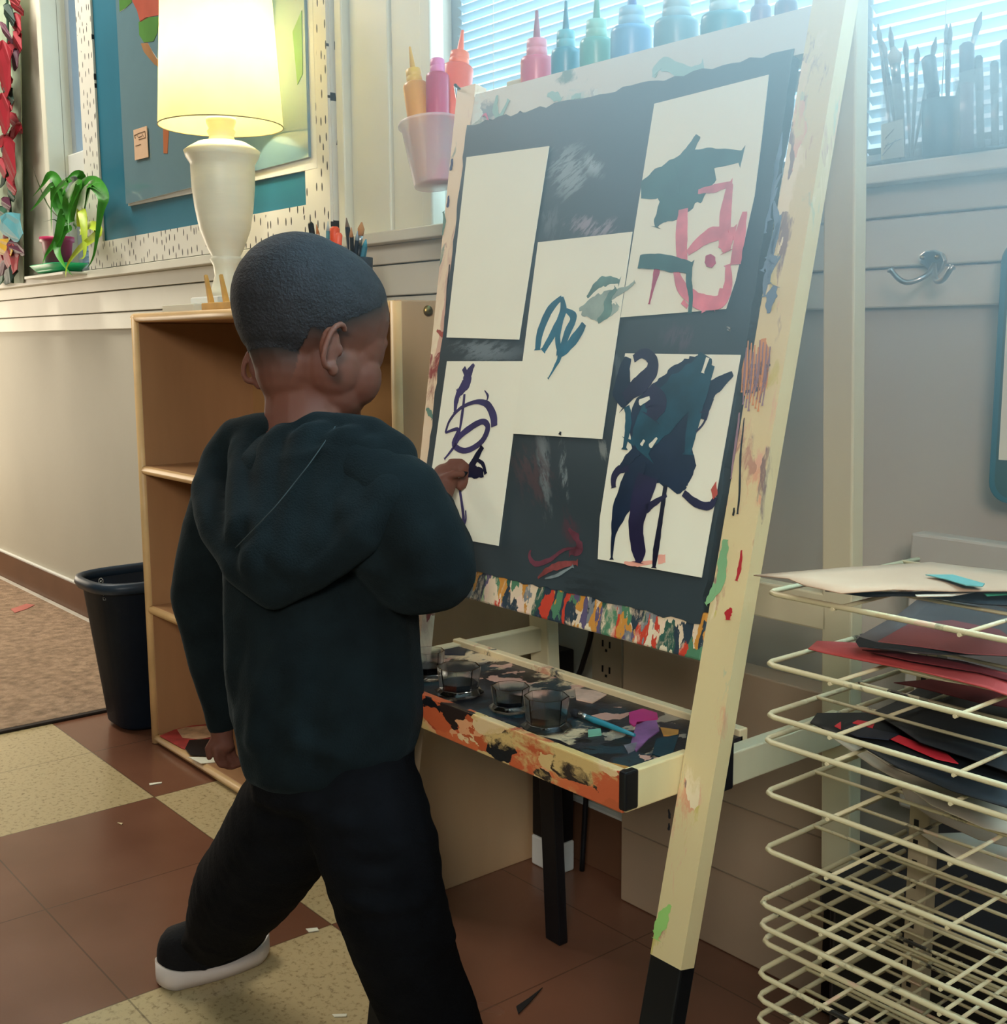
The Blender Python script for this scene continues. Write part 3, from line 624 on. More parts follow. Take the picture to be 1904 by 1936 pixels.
# --- painting helpers: ribbons and blobs of dried paint lying on the board plane
def ribbon(mb, pts, wd, off, mi, jit=.0, seed=0, th=.0004, k=7):
    r = random.Random(seed); P3 = smoothpts([PX(x, y, off) for x, y in pts], k); n = len(P3)
    if not isinstance(wd, (list, tuple)): wd = [wd, wd]
    W = [wd[min(len(wd)-2, int(i/(n-1)*(len(wd)-1)))]*(1-(i/(n-1)*(len(wd)-1))%1)+wd[min(len(wd)-1, int(i/(n-1)*(len(wd)-1))+1)]*((i/(n-1)*(len(wd)-1))%1) for i in range(n)]
    A, B = [], []
    for i, p in enumerate(P3):
        t = (P3[min(i+1,n-1)]-P3[max(i-1,0)]).normalized(); s = t.cross(fn).normalized(); w_ = W[i]*.5*.00084
        A.append(p+s*w_*(1+jit*.9*noise.noise(Vector((i*.45, seed*3.1, 0))))); B.append(p-s*w_*(1+jit*.9*noise.noise(Vector((i*.45, seed*3.1, 9)))))
    vs = A+B; mb.add(vs+[v-fn*th for v in vs], [(i,i+1,n+i+1,n+i) for i in range(n-1)]+[(2*n+i,2*n+i+1,3*n+i+1,3*n+i)[::-1] for i in range(n-1)]
        + [(i,2*n+i,2*n+i+1,i+1) for i in range(n-1)]+[(n+i,n+i+1,3*n+i+1,3*n+i) for i in range(n-1)], mi)
def fill(mb, pts, off, mi, jit=1.2, seed=0, sub=4):
    r = random.Random(seed); q = []
    for i in range(len(pts)):
        a, b = pts[i], pts[(i+1) % len(pts)]
        for j in range(sub):
            t = j/sub; q.append((a[0]+(b[0]-a[0])*t+(r.uniform(-jit,jit) if j else 0), a[1]+(b[1]-a[1])*t+(r.uniform(-jit,jit) if j else 0)))
    mb.prism([PX(x, y, off) for x, y in q], fn*-.0004, mi)
# streaky paint drawn over the right leg and the rails
ovR, ovL, ovT = MB(), MB(), MB()
ribbon(cbm, [(1003,1040),(1001,1052),(1012,1066),(1040,1058),(1065,1040),(1088,1036)], [2,5,7,6,4,2], .0016, 1, .5, 1)
ribbon(cbm, [(1017,1093),(1035,1078),(1060,1068),(1092,1064)], [3,8,10,3], .0017, 2, .5, 2)
ribbon(cbm, [(1075,1000),(1090,1018),(1094,1040),(1076,1046)], [4,10,12,5], .0015, 1, .8, 3)
ribbon(cbm, [(1030,1094),(1052,1088),(1084,1070)], [1.5,5,1.5], .0018, 3, .4, 4)
def rs(pts, w_, mi, off=.0008, seed=0): ribbon(ovR if mi < 8 and pts[0][0] > 1220 else (ovT if mi == 11 or pts[0][1] < 245 and pts[0][0] > 900 else ovL), pts, [q*.8 for q in w_], off, mi, .5, seed)
rs([(1372,1020),(1366,1060),(1362,1100),(1345,1130),(1334,1142)], [8,15,14,8,3], 0); rs([(1334,1142),(1346,1120),(1352,1104)], [3,9,6], 0, .0009)
rs([(1268,1712),(1254,1730),(1244,1756),(1240,1776)], [4,14,16,4], 1); rs([(1262,1726),(1256,1750),(1236,1764)], [3,9,3], 1, .0009)
rs([(1383,1150),(1377,1160),(1376,1172)], [3,12,4], 2); rs([(1402,1040),(1398,1075),(1392,1098)], [2,6,2], 2)
rs([(1444,640),(1440,690),(1436,730)], [8,22,10], 3, .0007); rs([(1450,700),(1430,705),(1410,706)], [4,10,3], 4, .0009); rs([(1450,716),(1430,720),(1404,722)], [3,9,3], 4, .0009)
rs([(1456,690),(1438,693),(1406,690)], [3,8,3], 4, .0009); rs([(1446,730),(1425,738),(1404,741)], [2,7,2], 4, .0009)
for i in range(16): rs([(1408+i*3.2,640+((i*17) % 30)), (1405+i*3.1,690+((i*11) % 40)), (1402+i*2.6,742+((i*23) % 40))], [1.5,3.5,1], 5 if i % 2 else 3, .00095, i)
for i in range(10): rs([(1478-((i*7)%20),250+i*26), (1470-((i*5)%24),300+i*25), (1460-((i*9) % 22),345+i*24)], [2,11,2], 6, .0008, 40+i)
rs([(1450,505),(1456,492),(1468,492)], [5,18,8], 6, .001); rs([(1452,592),(1458,560),(1466,540)], [4,18,5], 6, .001)
rs([(1398,780),(1392,830),(1386,870),(1382,905)], [2,4,3,1], 5); rs([(1407,790),(1400,860),(1398,930),(1394,972)], [1,3,3,2], 7); rs([(1388,960),(1386,975)], [2,4], 7)
rs([(1264,1530),(1266,1548)], [2,5], 7); rs([(1265,1556),(1264,1570)], [1.5,5], 7)
rs([(826,624),(836,632),(848,630)], [4,10,4], 8); rs([(838,655),(832,680),(828,690)], [2,5,2], 8); rs([(806,772),(812,780),(818,790)], [4,12,3], 9); rs([(850,500),(846,540),(842,600)], [2,4,2], 7)
rs([(855,300),(852,322)], [5,9], 10); rs([(848,370),(846,392)], [3,9], 10); rs([(836,445),(840,420),(838,400)], [2,8,2], 9)
rs([(940,180),(936,205),(944,222),(962,188)], [4,14,10,6], 11, .0009); rs([(1035,178),(1050,182),(1060,190)], [6,16,4], 11); rs([(1080,185),(1098,180)], [8,10], 11); rs([(925,226),(960,232),(985,212),(960,240)], [2,6,8,2], 7)
rs([(1235,146),(1252,120),(1300,138),(1330,122)], [8,20,20,8], 11); rs([(1237,140),(1250,128)], [3,3], 11, .0012); rs([(912,220),(918,216),(924,232)], [2,5,2], 12)
PMS = [mat('pm_green', '7fae7c', .5), mat('pm_lime', '93c36a', .5), mat('pm_red', 'b02a30', .5), mat('pm_orange', 'd0894f', .5), mat('pm_ink', '3f3a4a', .6), mat('pm_plum', '8f6f78', .6),
    mat('pm_steel', '66788a', .6), mat('pm_black', '17171b', .5), mat('pm_brick', '9a4638', .6), mat('pm_sage', '5f7f6e', .6), mat('pm_navy', '34345c', .6), mat('pm_mist', '8fb0a6', .6), mat('pm_pink', 'c96a86', .6)]
legR.merge(ovR, 1).build('front_leg', [M_legp]+PMS, easel)
legL.merge(ovL, 1).build('front_leg', [M_legl]+PMS, easel)
railT.merge(ovT, 1).build('top_rail', [M_railt]+PMS, easel)
cbm.build('chalkboard', [chalk_mat()]+CBM, easel)
# rear frame
rl = MB()
def rbar(x0, x1, z0, z1, th=.02): return [Vector((x0,ryr(z0)-th,z0)),Vector((x1,ryr(z0)-th,z0)),Vector((x1,ryr(z0),z0)),Vector((x0,ryr(z0),z0))], [Vector((x0,ryr(z1)-th,z1)),Vector((x1,ryr(z1)-th,z1)),Vector((x1,ryr(z1),z1)),Vector((x0,ryr(z1),z1))]
M_rear = mat('easel_rear_pine', 'c9bf9c', .55, .08, 14, .06, 70, stretch=(1, 1, .12))
MB().hexa(*rbar(ex1-lw-.006, ex1-.008, .275, 1.19)).build('rear_leg', M_rear, easel, bevel=.002)
MB().hexa(*rbar(-1.155, -1.155+lw, .275, 1.145)).build('rear_leg', M_rear, easel, bevel=.002)
for x0 in (-1.155, ex1-lw):
    MB().hexa(*rbar(x0+.002, x0+lw-.005, 0, .285, .016)).build('foot_extension', M_black, easel, bevel=.002)
MB().hexa(*rbar(-1.12, ex1-lw, .536, .575)).build('rear_rail', M_rear, easel, bevel=.002)
MB().hexa(*rbar(-1.12, ex1-lw, 1.09, 1.131)).build('rear_rail', M_rear, easel, bevel=.002)
# lower tray and its side bars
zt0, zt1 = .42, .456
tx0, tx1, ty0, ty1 = -1.15, -.692, .705, .868
trb = MB().box((tx0, ty0, zt0), (tx1, ty1, zt1-.004))
M_lip = splat('tray_lip_paint', 'c9a96c', ['b4552f','c8653a','a8482c','d8b98a','2a1f1b','d99a6c','cfae74','17171a','c05a34'], .44, 8, (1,2,2), .45, 26)
MB().box((tx0, ty0-.002, zt0-.002), (tx1+.001, ty0+.008, zt1)).build('tray_lip', M_lip, easel, bevel=.0015)
MB().box((tx0, ty1-.004, zt0), (tx1, ty1+.008, zt1+.003)).build('tray_back_lip', splat('tray_back_paint', 'd9c79c', ['1d1d20','c08d70','2a3036','e0cfa4'], .6, 12, (1,1,1), .5, 26), easel, bevel=.0015)
MB().box((tx1-.006, ty0, zt0-.001), (tx1+.004, .79, zt1)).build('tray_end', M_easelw, easel, bevel=.0015)
MB().box((tx1-.003, ty0-.003, zt0+.001), (tx1+.006, ty0+.014, zt1+.001)).build('corner_bracket', M_black, easel, bevel=.002)
for x in (ex1-.03, -1.15):
    MB().box((x, .80, zt0+.003), (x+.018, ryr(.44)-.018, zt1-.004+.003)).build('tray_support', M_rear, easel, bevel=.0015)
MB().box((ex1-.034, .796, .424), (ex1-.006, .812, .474)).build('clamp', M_black, easel, bevel=.002)
MB().box((-1.17, .95, 1.070), (ex1-.03, .985, 1.08)).build('top_shelf', M_rear, easel)

# ================================================================= PAPERS on the easel
def sheet_(corn, label, strokes=None, mats=(), off=.003, cat='painting', name='painting', curl=None):
    s_ = MB().prism([PX(x, y, off) for x, y in corn], fn*-.0008)
    if strokes:
        m_ = MB(); strokes(m_, off+.0003); s_.merge(m_, 1)
    return tag(s_.build(name, [M_paper]+[mat(*q) for q in mats]), label, cat)
sheet_([(882,297),(1038,276),(981,642),(844,638)], 'blank cream paper at the top left of the chalkboard', name='paper_sheet', cat='paper')
def st_mid(m_, o):
    T, G = 0, 1
    ribbon(m_, [(1062,562),(1040,585),(1022,625),(1016,662)], [6,13,13,9], o, T, .15, 1)
    ribbon(m_, [(1062,562),(1064,590),(1046,630),(1026,664)], [5,13,12,8], o+.0001, T, .15, 2)
    ribbon(m_, [(1070,586),(1084,600),(1072,630),(1060,664),(1052,668)], [5,12,12,8,4], o+.0002, T, .15, 3)
    ribbon(m_, [(1104,612),(1090,635),(1068,662),(1056,672)], [9,16,12,6], o+.0003, T, .15, 4)
    ribbon(m_, [(1060,600),(1054,640),(1058,672),(1048,695),(1036,716)], [12,10,8,4,1], o+.0004, T, .2, 5)
    ribbon(m_, [(1110,562),(1130,538),(1150,530),(1172,532)], [4,14,12,4], o, G, .5, 6); ribbon(m_, [(1095,585),(1125,572),(1150,560),(1185,545),(1200,532)], [4,18,14,6,2], o+.0001, 2, .6, 7)
    ribbon(m_, [(1100,590),(1130,592),(1160,584),(1168,576)], [6,18,12,4], o+.0002, 2, .6, 8); ribbon(m_, [(1130,608),(1148,590),(1150,566),(1165,545)], [6,14,12,4], o+.0003, G, .5, 9)
    ribbon(m_, [(1058,822),(1060,816)], [6,2], o, 3)
sheet_([(1017,458),(1195,438),(1138,830),(970,820)], 'tall sheet with a teal zigzag and grey green dabs in the middle of the chalkboard', st_mid,
       (('pt_teal','1f5f74',.5,.3,40),('pt_sage','5d7f74',.6,.3,40),('pt_greysage','8d9d90',.6,.3,40),('pt_ink','15181c',.5)), .0038)
def st_tr(m_, o):
    ribbon(m_, [(1320,256),(1300,290),(1278,320),(1256,345)], [8,16,22,20], o, 0, .3, 1)
    ribbon(m_, [(1212,360),(1245,345),(1300,318),(1350,300),(1404,296)], [22,40,44,24,12], o+.0001, 0, .2, 2)
    ribbon(m_, [(1350,318),(1310,345),(1272,385),(1248,412),(1240,430)], [30,60,48,20,2], o+.0002, 0, .25, 3)
    ribbon(m_, [(1265,310),(1262,350),(1270,390)], [20,34,26], o+.0003, 0, .2, 4)
    ribbon(m_, [(1208,494),(1240,494),(1275,500),(1308,506)], [16,20,18,12], o+.0012, 0, .2, 5); ribbon(m_, [(1304,500),(1302,530),(1306,560),(1304,592)], [9,9,6,5], o+.0013, 0, .2, 6)
    ribbon(m_, [(1292,395),(1288,440),(1290,500)], [14,18,14], o+.0004, 1, .15, 7); ribbon(m_, [(1320,362),(1350,356),(1384,346)], [5,10,5], o+.0004, 1, .3, 8)
    ribbon(m_, [(1380,348),(1372,400),(1370,448)], [8,16,16], o+.0005, 1, .2, 9); ribbon(m_, [(1300,478),(1340,446),(1390,440)], [8,18,14], o+.0006, 1, .3, 10)
    ribbon(m_, [(1408,400),(1398,450),(1390,500)], [6,16,14], o+.0007, 1, .2, 11); ribbon(m_, [(1276,505),(1290,545),(1325,570),(1362,570),(1376,540),(1376,500)], [6,14,18,16,12,6], o+.0008, 1, .2, 12)
    ribbon(m_, [(1366,545),(1358,575),(1350,582)], [8,10,3], o+.0009, 1, .3, 14); ribbon(m_, [(1366,440),(1372,460),(1374,476)], [14,20,8], o+.0009, 1, .3, 15)
    fill(m_, [(1334,484),(1344,480),(1352,486),(1353,498),(1345,506),(1336,504),(1332,496)], o+.0010, 2, .6, 4); ribbon(m_, [(1246,486),(1240,520),(1234,545),(1227,575)], [10,9,4,2], o+.0004, 2, .3, 13)
    ribbon(m_, [(1290,570),(1300,580)], [6,4], o+.001, 1); ribbon(m_, [(1328,575),(1330,590)], [7,4], o+.001, 1)
sheet_([(1237,196),(1453,141),(1440,260),(1426,370),(1408,450),(1390,530),(1372,584),(1300,590),(1173,600)], 'tallest sheet at the top right with dark green strokes and pink figure', st_tr,
       (('pt_pine','2c5652',.5,.25,30),('pt_rose','d0707c',.6,.3,40),('pt_raspberry','a83a5a',.6,.3,40)), .0030)
def st_bl(m_, o):
    ribbon(m_, [(896,688),(886,706),(880,726),(866,745)], [4,16,20,10], o, 0, .3, 1); ribbon(m_, [(876,696),(884,712)], [8,10], o+.0001, 0, .3, 2)
    ribbon(m_, [(868,735),(862,760),(860,780)], [8,10,3], o+.0001, 0, .2, 3); ribbon(m_, [(878,745),(874,780),(868,820)], [4,6,3], o+.0002, 0, .2, 4)
    ribbon(m_, [(934,806),(932,785),(920,764),(898,760),(870,772),(850,795),(842,818)], [12,14,10,6,5,4,4], o+.0003, 0, .1, 5)
    ribbon(m_, [(842,818),(866,812),(858,840),(880,852),(910,835),(922,808),(912,797),(890,808),(868,826),(858,845),(840,868)], [3,6,9,8,9,10,8,10,9,5,2], o+.0004, 0, .1, 6)
    ribbon(m_, [(912,844),(896,872),(884,892),(868,905)], [8,12,12,6], o+.0005, 1, .3, 7)
    fill(m_, [(884,888),(900,880),(912,886),(914,902),(896,905),(880,900)], o+.0006, 1, 1.5, 3); ribbon(m_, [(898,868),(912,876),(918,896)], [4,6,5], o+.0007, 1, .2, 8)
    ribbon(m_, [(866,900),(862,912),(880,906)], [10,12,8], o+.0008, 1, .3, 9); ribbon(m_, [(868,920),(874,960),(876,990),(870,1014)], [4,5,6,2], o+.0005, 0, .2, 10); ribbon(m_, [(880,965),(880,985),(872,1005)], [2,3,1], o+.0005, 0, .2, 11)
    ribbon(m_, [(916,738),(922,748),(920,758)], [1,4,1], o+.0004, 0, .2, 12)
sheet_([(845,683),(988,683),(942,1032),(864,1018),(800,1004)], 'lower left sheet with looping purple lines the boy is painting', st_bl, (('pt_violet','35305a',.5,.25,40),('pt_wetnavy','1b1e33',.25,.3,40)), .0027)
def st_br(m_, o):
    fill(m_, [(1294,678),(1318,672),(1345,680),(1340,715),(1350,730),(1330,765),(1320,800),(1300,840),(1312,862),(1316,880),(1300,915),(1296,925),(1280,934),(1262,920),(1230,910),(1205,890),(1196,850),(1190,800),(1200,760),(1225,735),(1255,710),(1275,690)], o+.0004, 0, 2.5, 2)
    ribbon(m_, [(1385,706),(1355,728),(1335,745),(1320,790)], [6,18,26,26], o+.0006, 0, .2, 3); ribbon(m_, [(1335,672),(1320,700),(1290,740),(1240,790),(1205,850)], [20,34,50,56,30], o+.0007, 1, .25, 4)
    ribbon(m_, [(1345,690),(1325,740),(1310,800),(1300,860)], [10,20,18,8], o+.0008, 1, .2, 41)
    ribbon(m_, [(1188,676),(1180,700),(1176,740),(1186,765)], [10,20,30,12], o+.0006, 0, .2, 5); ribbon(m_, [(1198,678),(1215,668),(1232,678),(1232,700),(1215,722),(1196,738),(1180,752)], [10,12,14,20,26,22,10], o+.0009, 2, .15, 6)
    ribbon(m_, [(1225,735),(1240,765),(1230,790)], [20,34,14], o+.0009, 2, .2, 7)
    ribbon(m_, [(1185,768),(1188,800),(1180,850)], [8,10,4], o+.0005, 1, .3, 8); ribbon(m_, [(1206,870),(1192,920),(1172,965),(1160,1010),(1156,1058)], [26,34,26,7,2], o+.0008, 0, .15, 9)
    ribbon(m_, [(1225,900),(1210,950),(1202,1000),(1208,1045),(1206,1064)], [34,30,22,20,6], o+.0010, 2, .12, 10); ribbon(m_, [(1258,918),(1252,960),(1246,1000),(1240,1040),(1236,1074)], [6,6,7,9,4], o+.0009, 3, .2, 11)
    ribbon(m_, [(1260,936),(1235,952),(1215,966)], [4,8,14], o+.0010, 2, .3, 12); ribbon(m_, [(1292,932),(1318,952),(1342,956),(1352,940)], [8,9,9,6], o+.0009, 2, .2, 13); fill(m_, [(1344,926),(1354,910),(1356,935),(1348,944)], o+.0010, 4, .8, 3)
    ribbon(m_, [(1188,880),(1168,890),(1160,905),(1160,922)], [14,10,9,6], o+.0009, 2, .2, 14); ribbon(m_, [(1205,850),(1185,870),(1172,885)], [16,12,4], o+.0009, 0, .3, 15)
    ribbon(m_, [(1324,780),(1338,778),(1330,800),(1316,816)], [2,2.5,2.5,2], o+.0009, 2, .1, 16); ribbon(m_, [(1180,1064),(1205,1066),(1240,1062)], [3,7,3], o, 5, .4, 17); ribbon(m_, [(1244,1058),(1258,1056)], [10,10], o, 5, .4, 18)
    ribbon(m_, [(1228,752),(1208,762)], [4,9], o+.0014, 5+1, .3, 21); ribbon(m_, [(1242,828),(1228,845)], [3,7], o+.0014, 6, .3, 22); ribbon(m_, [(1218,832),(1212,842)], [3,5], o+.0014, 6, .3, 23); ribbon(m_, [(1338,676),(1328,705)], [5,3], o+.0014, 6, .3, 24)
sheet_([(1182,668),(1400,671),(1326,1092),(1236,1076),(1130,1057),(1134,980)], 'lower right sheet with a big navy and teal blot dripping down', st_br,
       (('pt_navy','16243a',.4,.25,30),('pt_deepteal','134353',.45,.4,30),('pt_plumnavy','231f3c',.4,.25,30),('pt_inkline','17172a',.4),('pt_redblot','b04a3c',.5),('pt_pinkwash','e0a08c',.7),('pt_papergap','dedbc6',.8)), .0034)
tag(MB().tube([PX(1375,618,.002), PX(1381,621,.006), PX(1380,626,.008), PX(1376,623,.006)], .0009, 6).build('wire_hook', M_metal), 'tiny metal hook in the chalkboard above the blot painting', 'hook')

# ================================================================= BOTTLES
def bottle(base, top, r, cols, label, shape=0, noz=True, group=None):
    """base and top of the collar in world space; nozzle follows the axis"""
    base, top = Vector(base), Vector(top); d = top-base; h = d.length; ax = d.normalized()
    o = root('paint_bottle', base, label, 'bottle', group)
    body = mat('bt_'+cols[0], cols[0], .3, .06, 10, spec=.4)
    hc = min(.021, h*.3); hb = h-hc
    MB().lathe(base, [(.0006,0),(r*.92,0),(r,.003),(r,hb-.006),(r*.96,hb-.002),(r*.86,hb),(r*.6,hb+.0015),(r*.58,hb+.004)], 32, ax).build('body', body, o)
    MB().lathe(base, [(r*.56,hb),(r*.64,hb+.001),(r*.64,hb+hc*.42),(r*.61,hb+hc*.46),(r*.61,hb+hc*.52),(r*.63,hb+hc*.56),(r*.60,h-.001),(r*.5,h),(.0006,h)], 28, ax).build('collar', mat('bc_'+cols[1], cols[1], .35, .05), o)
    if noz: MB().lathe(base+ax*h, [(r*.27,-.001),(r*.22,.004),(r*.2,.010),(r*.12,.024),(r*.1,.032),(.0006,.033)], 14, ax).build('nozzle', mat('bn_'+cols[2], cols[2], .35, .05), o)
    return o
yb = .966
for px, cap_y, wpx, hidx, cc, lb, nz in (
    (1015, 74, 62, 0, ('c9455f','d4707f','8e1a2e'), 'red paint bottle with a dark red nozzle, leftmost on the easel top', True),
    (1070, 58, 56, 0, ('2f7a8a','5aa3aa','1a5f6e'), 'teal paint bottle beside the red one on the easel top', True),
    (1128, 38, 64, 0, ('4f9580','7fb89e','3c8262'), 'green paint bottle with a green nozzle on the easel top', True),
    (1195, 14, 80, 0, ('5a8fb4','7fa9c0','33488a'), 'light blue paint bottle with a navy nozzle on the easel top', True),
    (1280, -2, 86, 0, ('5d8790','88a5ab','5d8790'), 'grey blue paint bottle right of the light blue one', True),
    (1370, -14, 88, 0, ('3f7f88','a0c0c2','3f7f88'), 'largest dark teal paint bottle on the easel top', True),
    (1440, -30, 40, 0, ('75738f','8a88a0','55506c'), 'slim mauve paint bottle near the right end of the easel top', True),
    (1488, -40, 44, 0, ('55506c','75738f','3a3650'), 'dark purple paint bottle rightmost on the easel top', True)):
    c = WY(px, cap_y, yb); k = (c-EYE).dot(FW); r = wpx/2*k/FPX
    bottle((c.x, yb, 1.0803), (c.x, yb, c.z), min(r, .026), cc, lb, noz=nz)
# plastic cup with three bottles, clipped to the left of the easel
kc = 1.66
cc_ = P(824, 352, kc); ct_ = P(812, 238, kc); axc = (ct_-cc_).normalized()
hl = root('bottle_holder', cc_, 'tilted translucent pink plastic cup hooked on the left side of the easel', 'cup')
hc = (ct_-cc_).length; R0, R1 = 40*kc/FPX, 54*kc/FPX
def holder_mat():
    mt = bpy.data.materials.new('frosted_cup'); mt.use_nodes = True; nt = mt.node_tree; b = nt.nodes['Principled BSDF']
    b.inputs['Base Color'].default_value = lin('eed9d2'); b.inputs['Roughness'].default_value = .3; b.inputs['Alpha'].default_value = .38
    b.inputs['Subsurface Weight'].default_value = .2; b.inputs['Subsurface Scale'].default_value = .01
    n = nt.nodes.new('ShaderNodeTexNoise'); n.inputs['Scale'].default_value = 30
    r = nt.nodes.new('ShaderNodeMapRange'); r.inputs['To Min'].default_value = .25; r.inputs['To Max'].default_value = .4
    nt.links.new(n.outputs[0], r.inputs[0]); nt.links.new(r.outputs[0], b.inputs['Roughness']); return mt
hm = MB().lathe(cc_, [(.0006,0),(R0,0),(R0*1.03,.003),(R1,hc),(R1*1.1,hc),(R1*1.1,hc+.004),(R1*.97,hc+.004),(R0*.97,.006),(.0006,.005)], 36, axc)
hm.build('body', holder_mat(), hl)
hook_a = cc_+axc*hc
MB().tube([hook_a+RT*R1*.9, hook_a+RT*(R1+.004)+UP*.012, Vector((ex0-.004, .93, (hook_a+UP*.016).z)), Vector((ex0+.0, .945, (hook_a+UP*.006).z))], .0022, 8).build('wire_hook', M_metal, hl)
for bpx, tpx, r, cc, lb, nz in (
    ((811,340,kc+.004), (781,131,kc+.006), 24, ('d48e0a','d9aa20','c8940a'), 'yellow paint bottle with a pointed nozzle in the pink cup', True),
    ((829,344,kc-.013), (827,112,kc-.016), 22, ('b52a50','d870a0','d870a0'), 'pink paint bottle with a flat cap between the yellow and the orange one', False),
    ((843,338,kc+.012), (870,99,kc+.020), 30, ('e04c14','ec6420','ec5c18'), 'orange paint bottle with an orange nozzle in the pink cup', True)):
    a_, b__ = P(*bpx), P(*tpx); bottle(a_, b__, min(r*kc/FPX, .0245), cc, lb, noz=nz)

# ================================================================= TRAY ITEMS
def clear_mat():
    mt = bpy.data.materials.new('clear_plastic'); mt.use_nodes = True; nt = mt.node_tree; b = nt.nodes['Principled BSDF']
    b.inputs['Base Color'].default_value = (.92,.95,.96,1); b.inputs['Roughness'].default_value = .02; b.inputs['Transmission Weight'].default_value = 1; b.inputs['IOR'].default_value = 1.47
    n = nt.nodes.new('ShaderNodeTexNoise'); n.inputs['Scale'].default_value = 60; bp = nt.nodes.new('ShaderNodeBump'); bp.inputs['Strength'].default_value = .04; bp.inputs['Distance'].default_value = .001
    nt.links.new(n.outputs[0], bp.inputs['Height']); nt.links.new(bp.outputs[0], b.inputs['Normal']); return mt
M_clear = clear_mat()
M_inkp = mat('wet_black_paint', '08080c', .15, .2)
ztray = zt1-.004+.0006
for i, (px, py, rp, hp, lb) in enumerate(((812,1292,36,60,'clear water cup at the left end of the tray, half hidden by the boy'),
        (868,1322,50,60,'clear faceted paint cup with dark paint behind the brush'), (965,1352,44,52,'clear faceted cup in the middle of the tray'),
        (1033,1388,52,72,'clear faceted cup nearest the teal brush, holding black paint'))):
    c = FL(px, py-10, ztray); k = (c-EYE).dot(FW); r = rp*k/FPX*.84; h = hp*k/FPX*.9
    o = root('paint_cup', c, lb, 'cup')
    b_ = MB().lathe(c, [(.0005,.0),(r*.95,.0),(r*1.12,.002),(r*1.12,.004),(r*.88,.007),(r,h),(r*.93,h),(r*.8,.009),(.0005,.006)], 8, smooth=False); b_.build('body', M_clear, o)
    MB().lathe(c, [(.0005,.0065),(r*.76,.0068),(r*.80,h*.45),(.0005,h*.45)], 8, smooth=False).build('paint', M_inkp, o)
a_, b__ = FL(1200, 1390, ztray+.003), FL(1082, 1346, ztray+.004)
pencil(a_, a_+(b__-a_)*1.05, .0035, ('2c7d8c','1a1c20'), 'teal brush lying on the paint tray right of the cups', 'brush', 'brush')
# thick paint skins on the tray
pk = MB()
def traypatch(pts, mi, th=.0012):
    r = random.Random(mi*7+len(pts)); q_ = [FL(x+r.uniform(-2,2), y+r.uniform(-2,2), ztray-.0004) for x, y in pts]
    for v in q_: v.y = min(max(v.y, ty0+.012), ty1-.008); v.x = min(max(v.x, tx0+.01), tx1-.008)
    pk.prism(q_, (0,0,th), mi)
for pts, mi in (([(1190,1350),(1215,1343),(1242,1350),(1246,1360),(1222,1366),(1200,1376),(1190,1366)],0), ([(1205,1366),(1240,1362),(1248,1384),(1226,1400),(1202,1424),(1192,1410)],1),
        ([(1240,1398),(1284,1390),(1284,1430),(1254,1436),(1234,1428)],2), ([(1112,1380),(1134,1380),(1136,1390),(1114,1392)],3), ([(1136,1448),(1190,1450),(1180,1462),(1140,1458)],4),
        ([(812,1222),(850,1215),(888,1226),(880,1240),(830,1238)],5), ([(900,1375),(960,1376),(1000,1400),(1060,1402),(1100,1430),(1040,1442),(960,1412),(900,1396)],6), ([(1085,1304),(1140,1304),(1156,1312),(1120,1330),(1090,1322)],7),
        ([(1250,1378),(1284,1380),(1282,1392),(1256,1392)],4), ([(1180,1410),(1206,1404),(1200,1420),(1186,1424)],8)):
    traypatch(pts, mi)
trb.merge(pk, 1).build('tray', [M_tray, mat('tp_magenta','b02f70',.4,.2), mat('tp_plum','7a4f7a',.4,.4,40), mat('tp_dteal','12323c',.35,.3,40), mat('tp_mint','6fa48a',.4), mat('tp_ochre','b07a3a',.4,.4,40), mat('tp_navy','1d2430',.4,.3), mat('tp_black','121317',.3,.3), mat('tp_flesh','c2a28c',.5,.3,40), mat('tp_grey','6e6a70',.5,.4,40)], easel)

# ================================================================= WALL THINGS RIGHT
rc = root('radiator_cover', (-.99, 1.2, 0), 'tan panelled cover standing against the wall behind the easel', 'cover')
M_pan = mat('panel_tan', 'b0977c', .6, .06, 4)
MB().box((-1.166, 1.185, .001), (-.80, 1.228, .40)).build('body', M_pan, rc, bevel=.002)
sm2 = MB()
for z in (.115, .215): sm2.box((-1.160, 1.1835, z), (-.803, 1.1852, z+.0015))
sm2.build('seam', mat('panel_seam', '8d7a64', .6), rc)
tag(MB().box((-.798, 1.165, 0), (-.782, 1.199, .44)).build('gap_filler', M_black, bevel=.002), 'black upright channel added for the dark gap between the tan cover and the drying rack', 'filler')  # black strip put in for the shade inside the gap
ot = root('wall_outlet', (-1.22, 1.22, .36), 'tan double power outlet low on the wall under the chalkboard', 'outlet')
oc = WY(1148, 1245, 1.228)
MB().box((oc.x-.032, 1.226, oc.z-.05), (oc.x+.032, 1.2395, oc.z+.05)).build('cover_plate', mat('outlet_tan', 'a39077', .5), ot, bevel=.002)
for dz in (.02, -.02):
    MB().box((oc.x-.009, 1.2252, oc.z+dz-.002), (oc.x-.006, 1.226, oc.z+dz+.008)).box((oc.x+.006, 1.2252, oc.z+dz-.002), (oc.x+.009, 1.226, oc.z+dz+.008)).box((oc.x-.002, 1.2252, oc.z+dz-.009), (oc.x+.002, 1.226, oc.z+dz-.005)).build('socket_slots', M_black, ot)
cb_ = root('power_cord', (-1.24, 1.2, 0), 'black cord running down below the chalkboard behind the tray', 'cord')
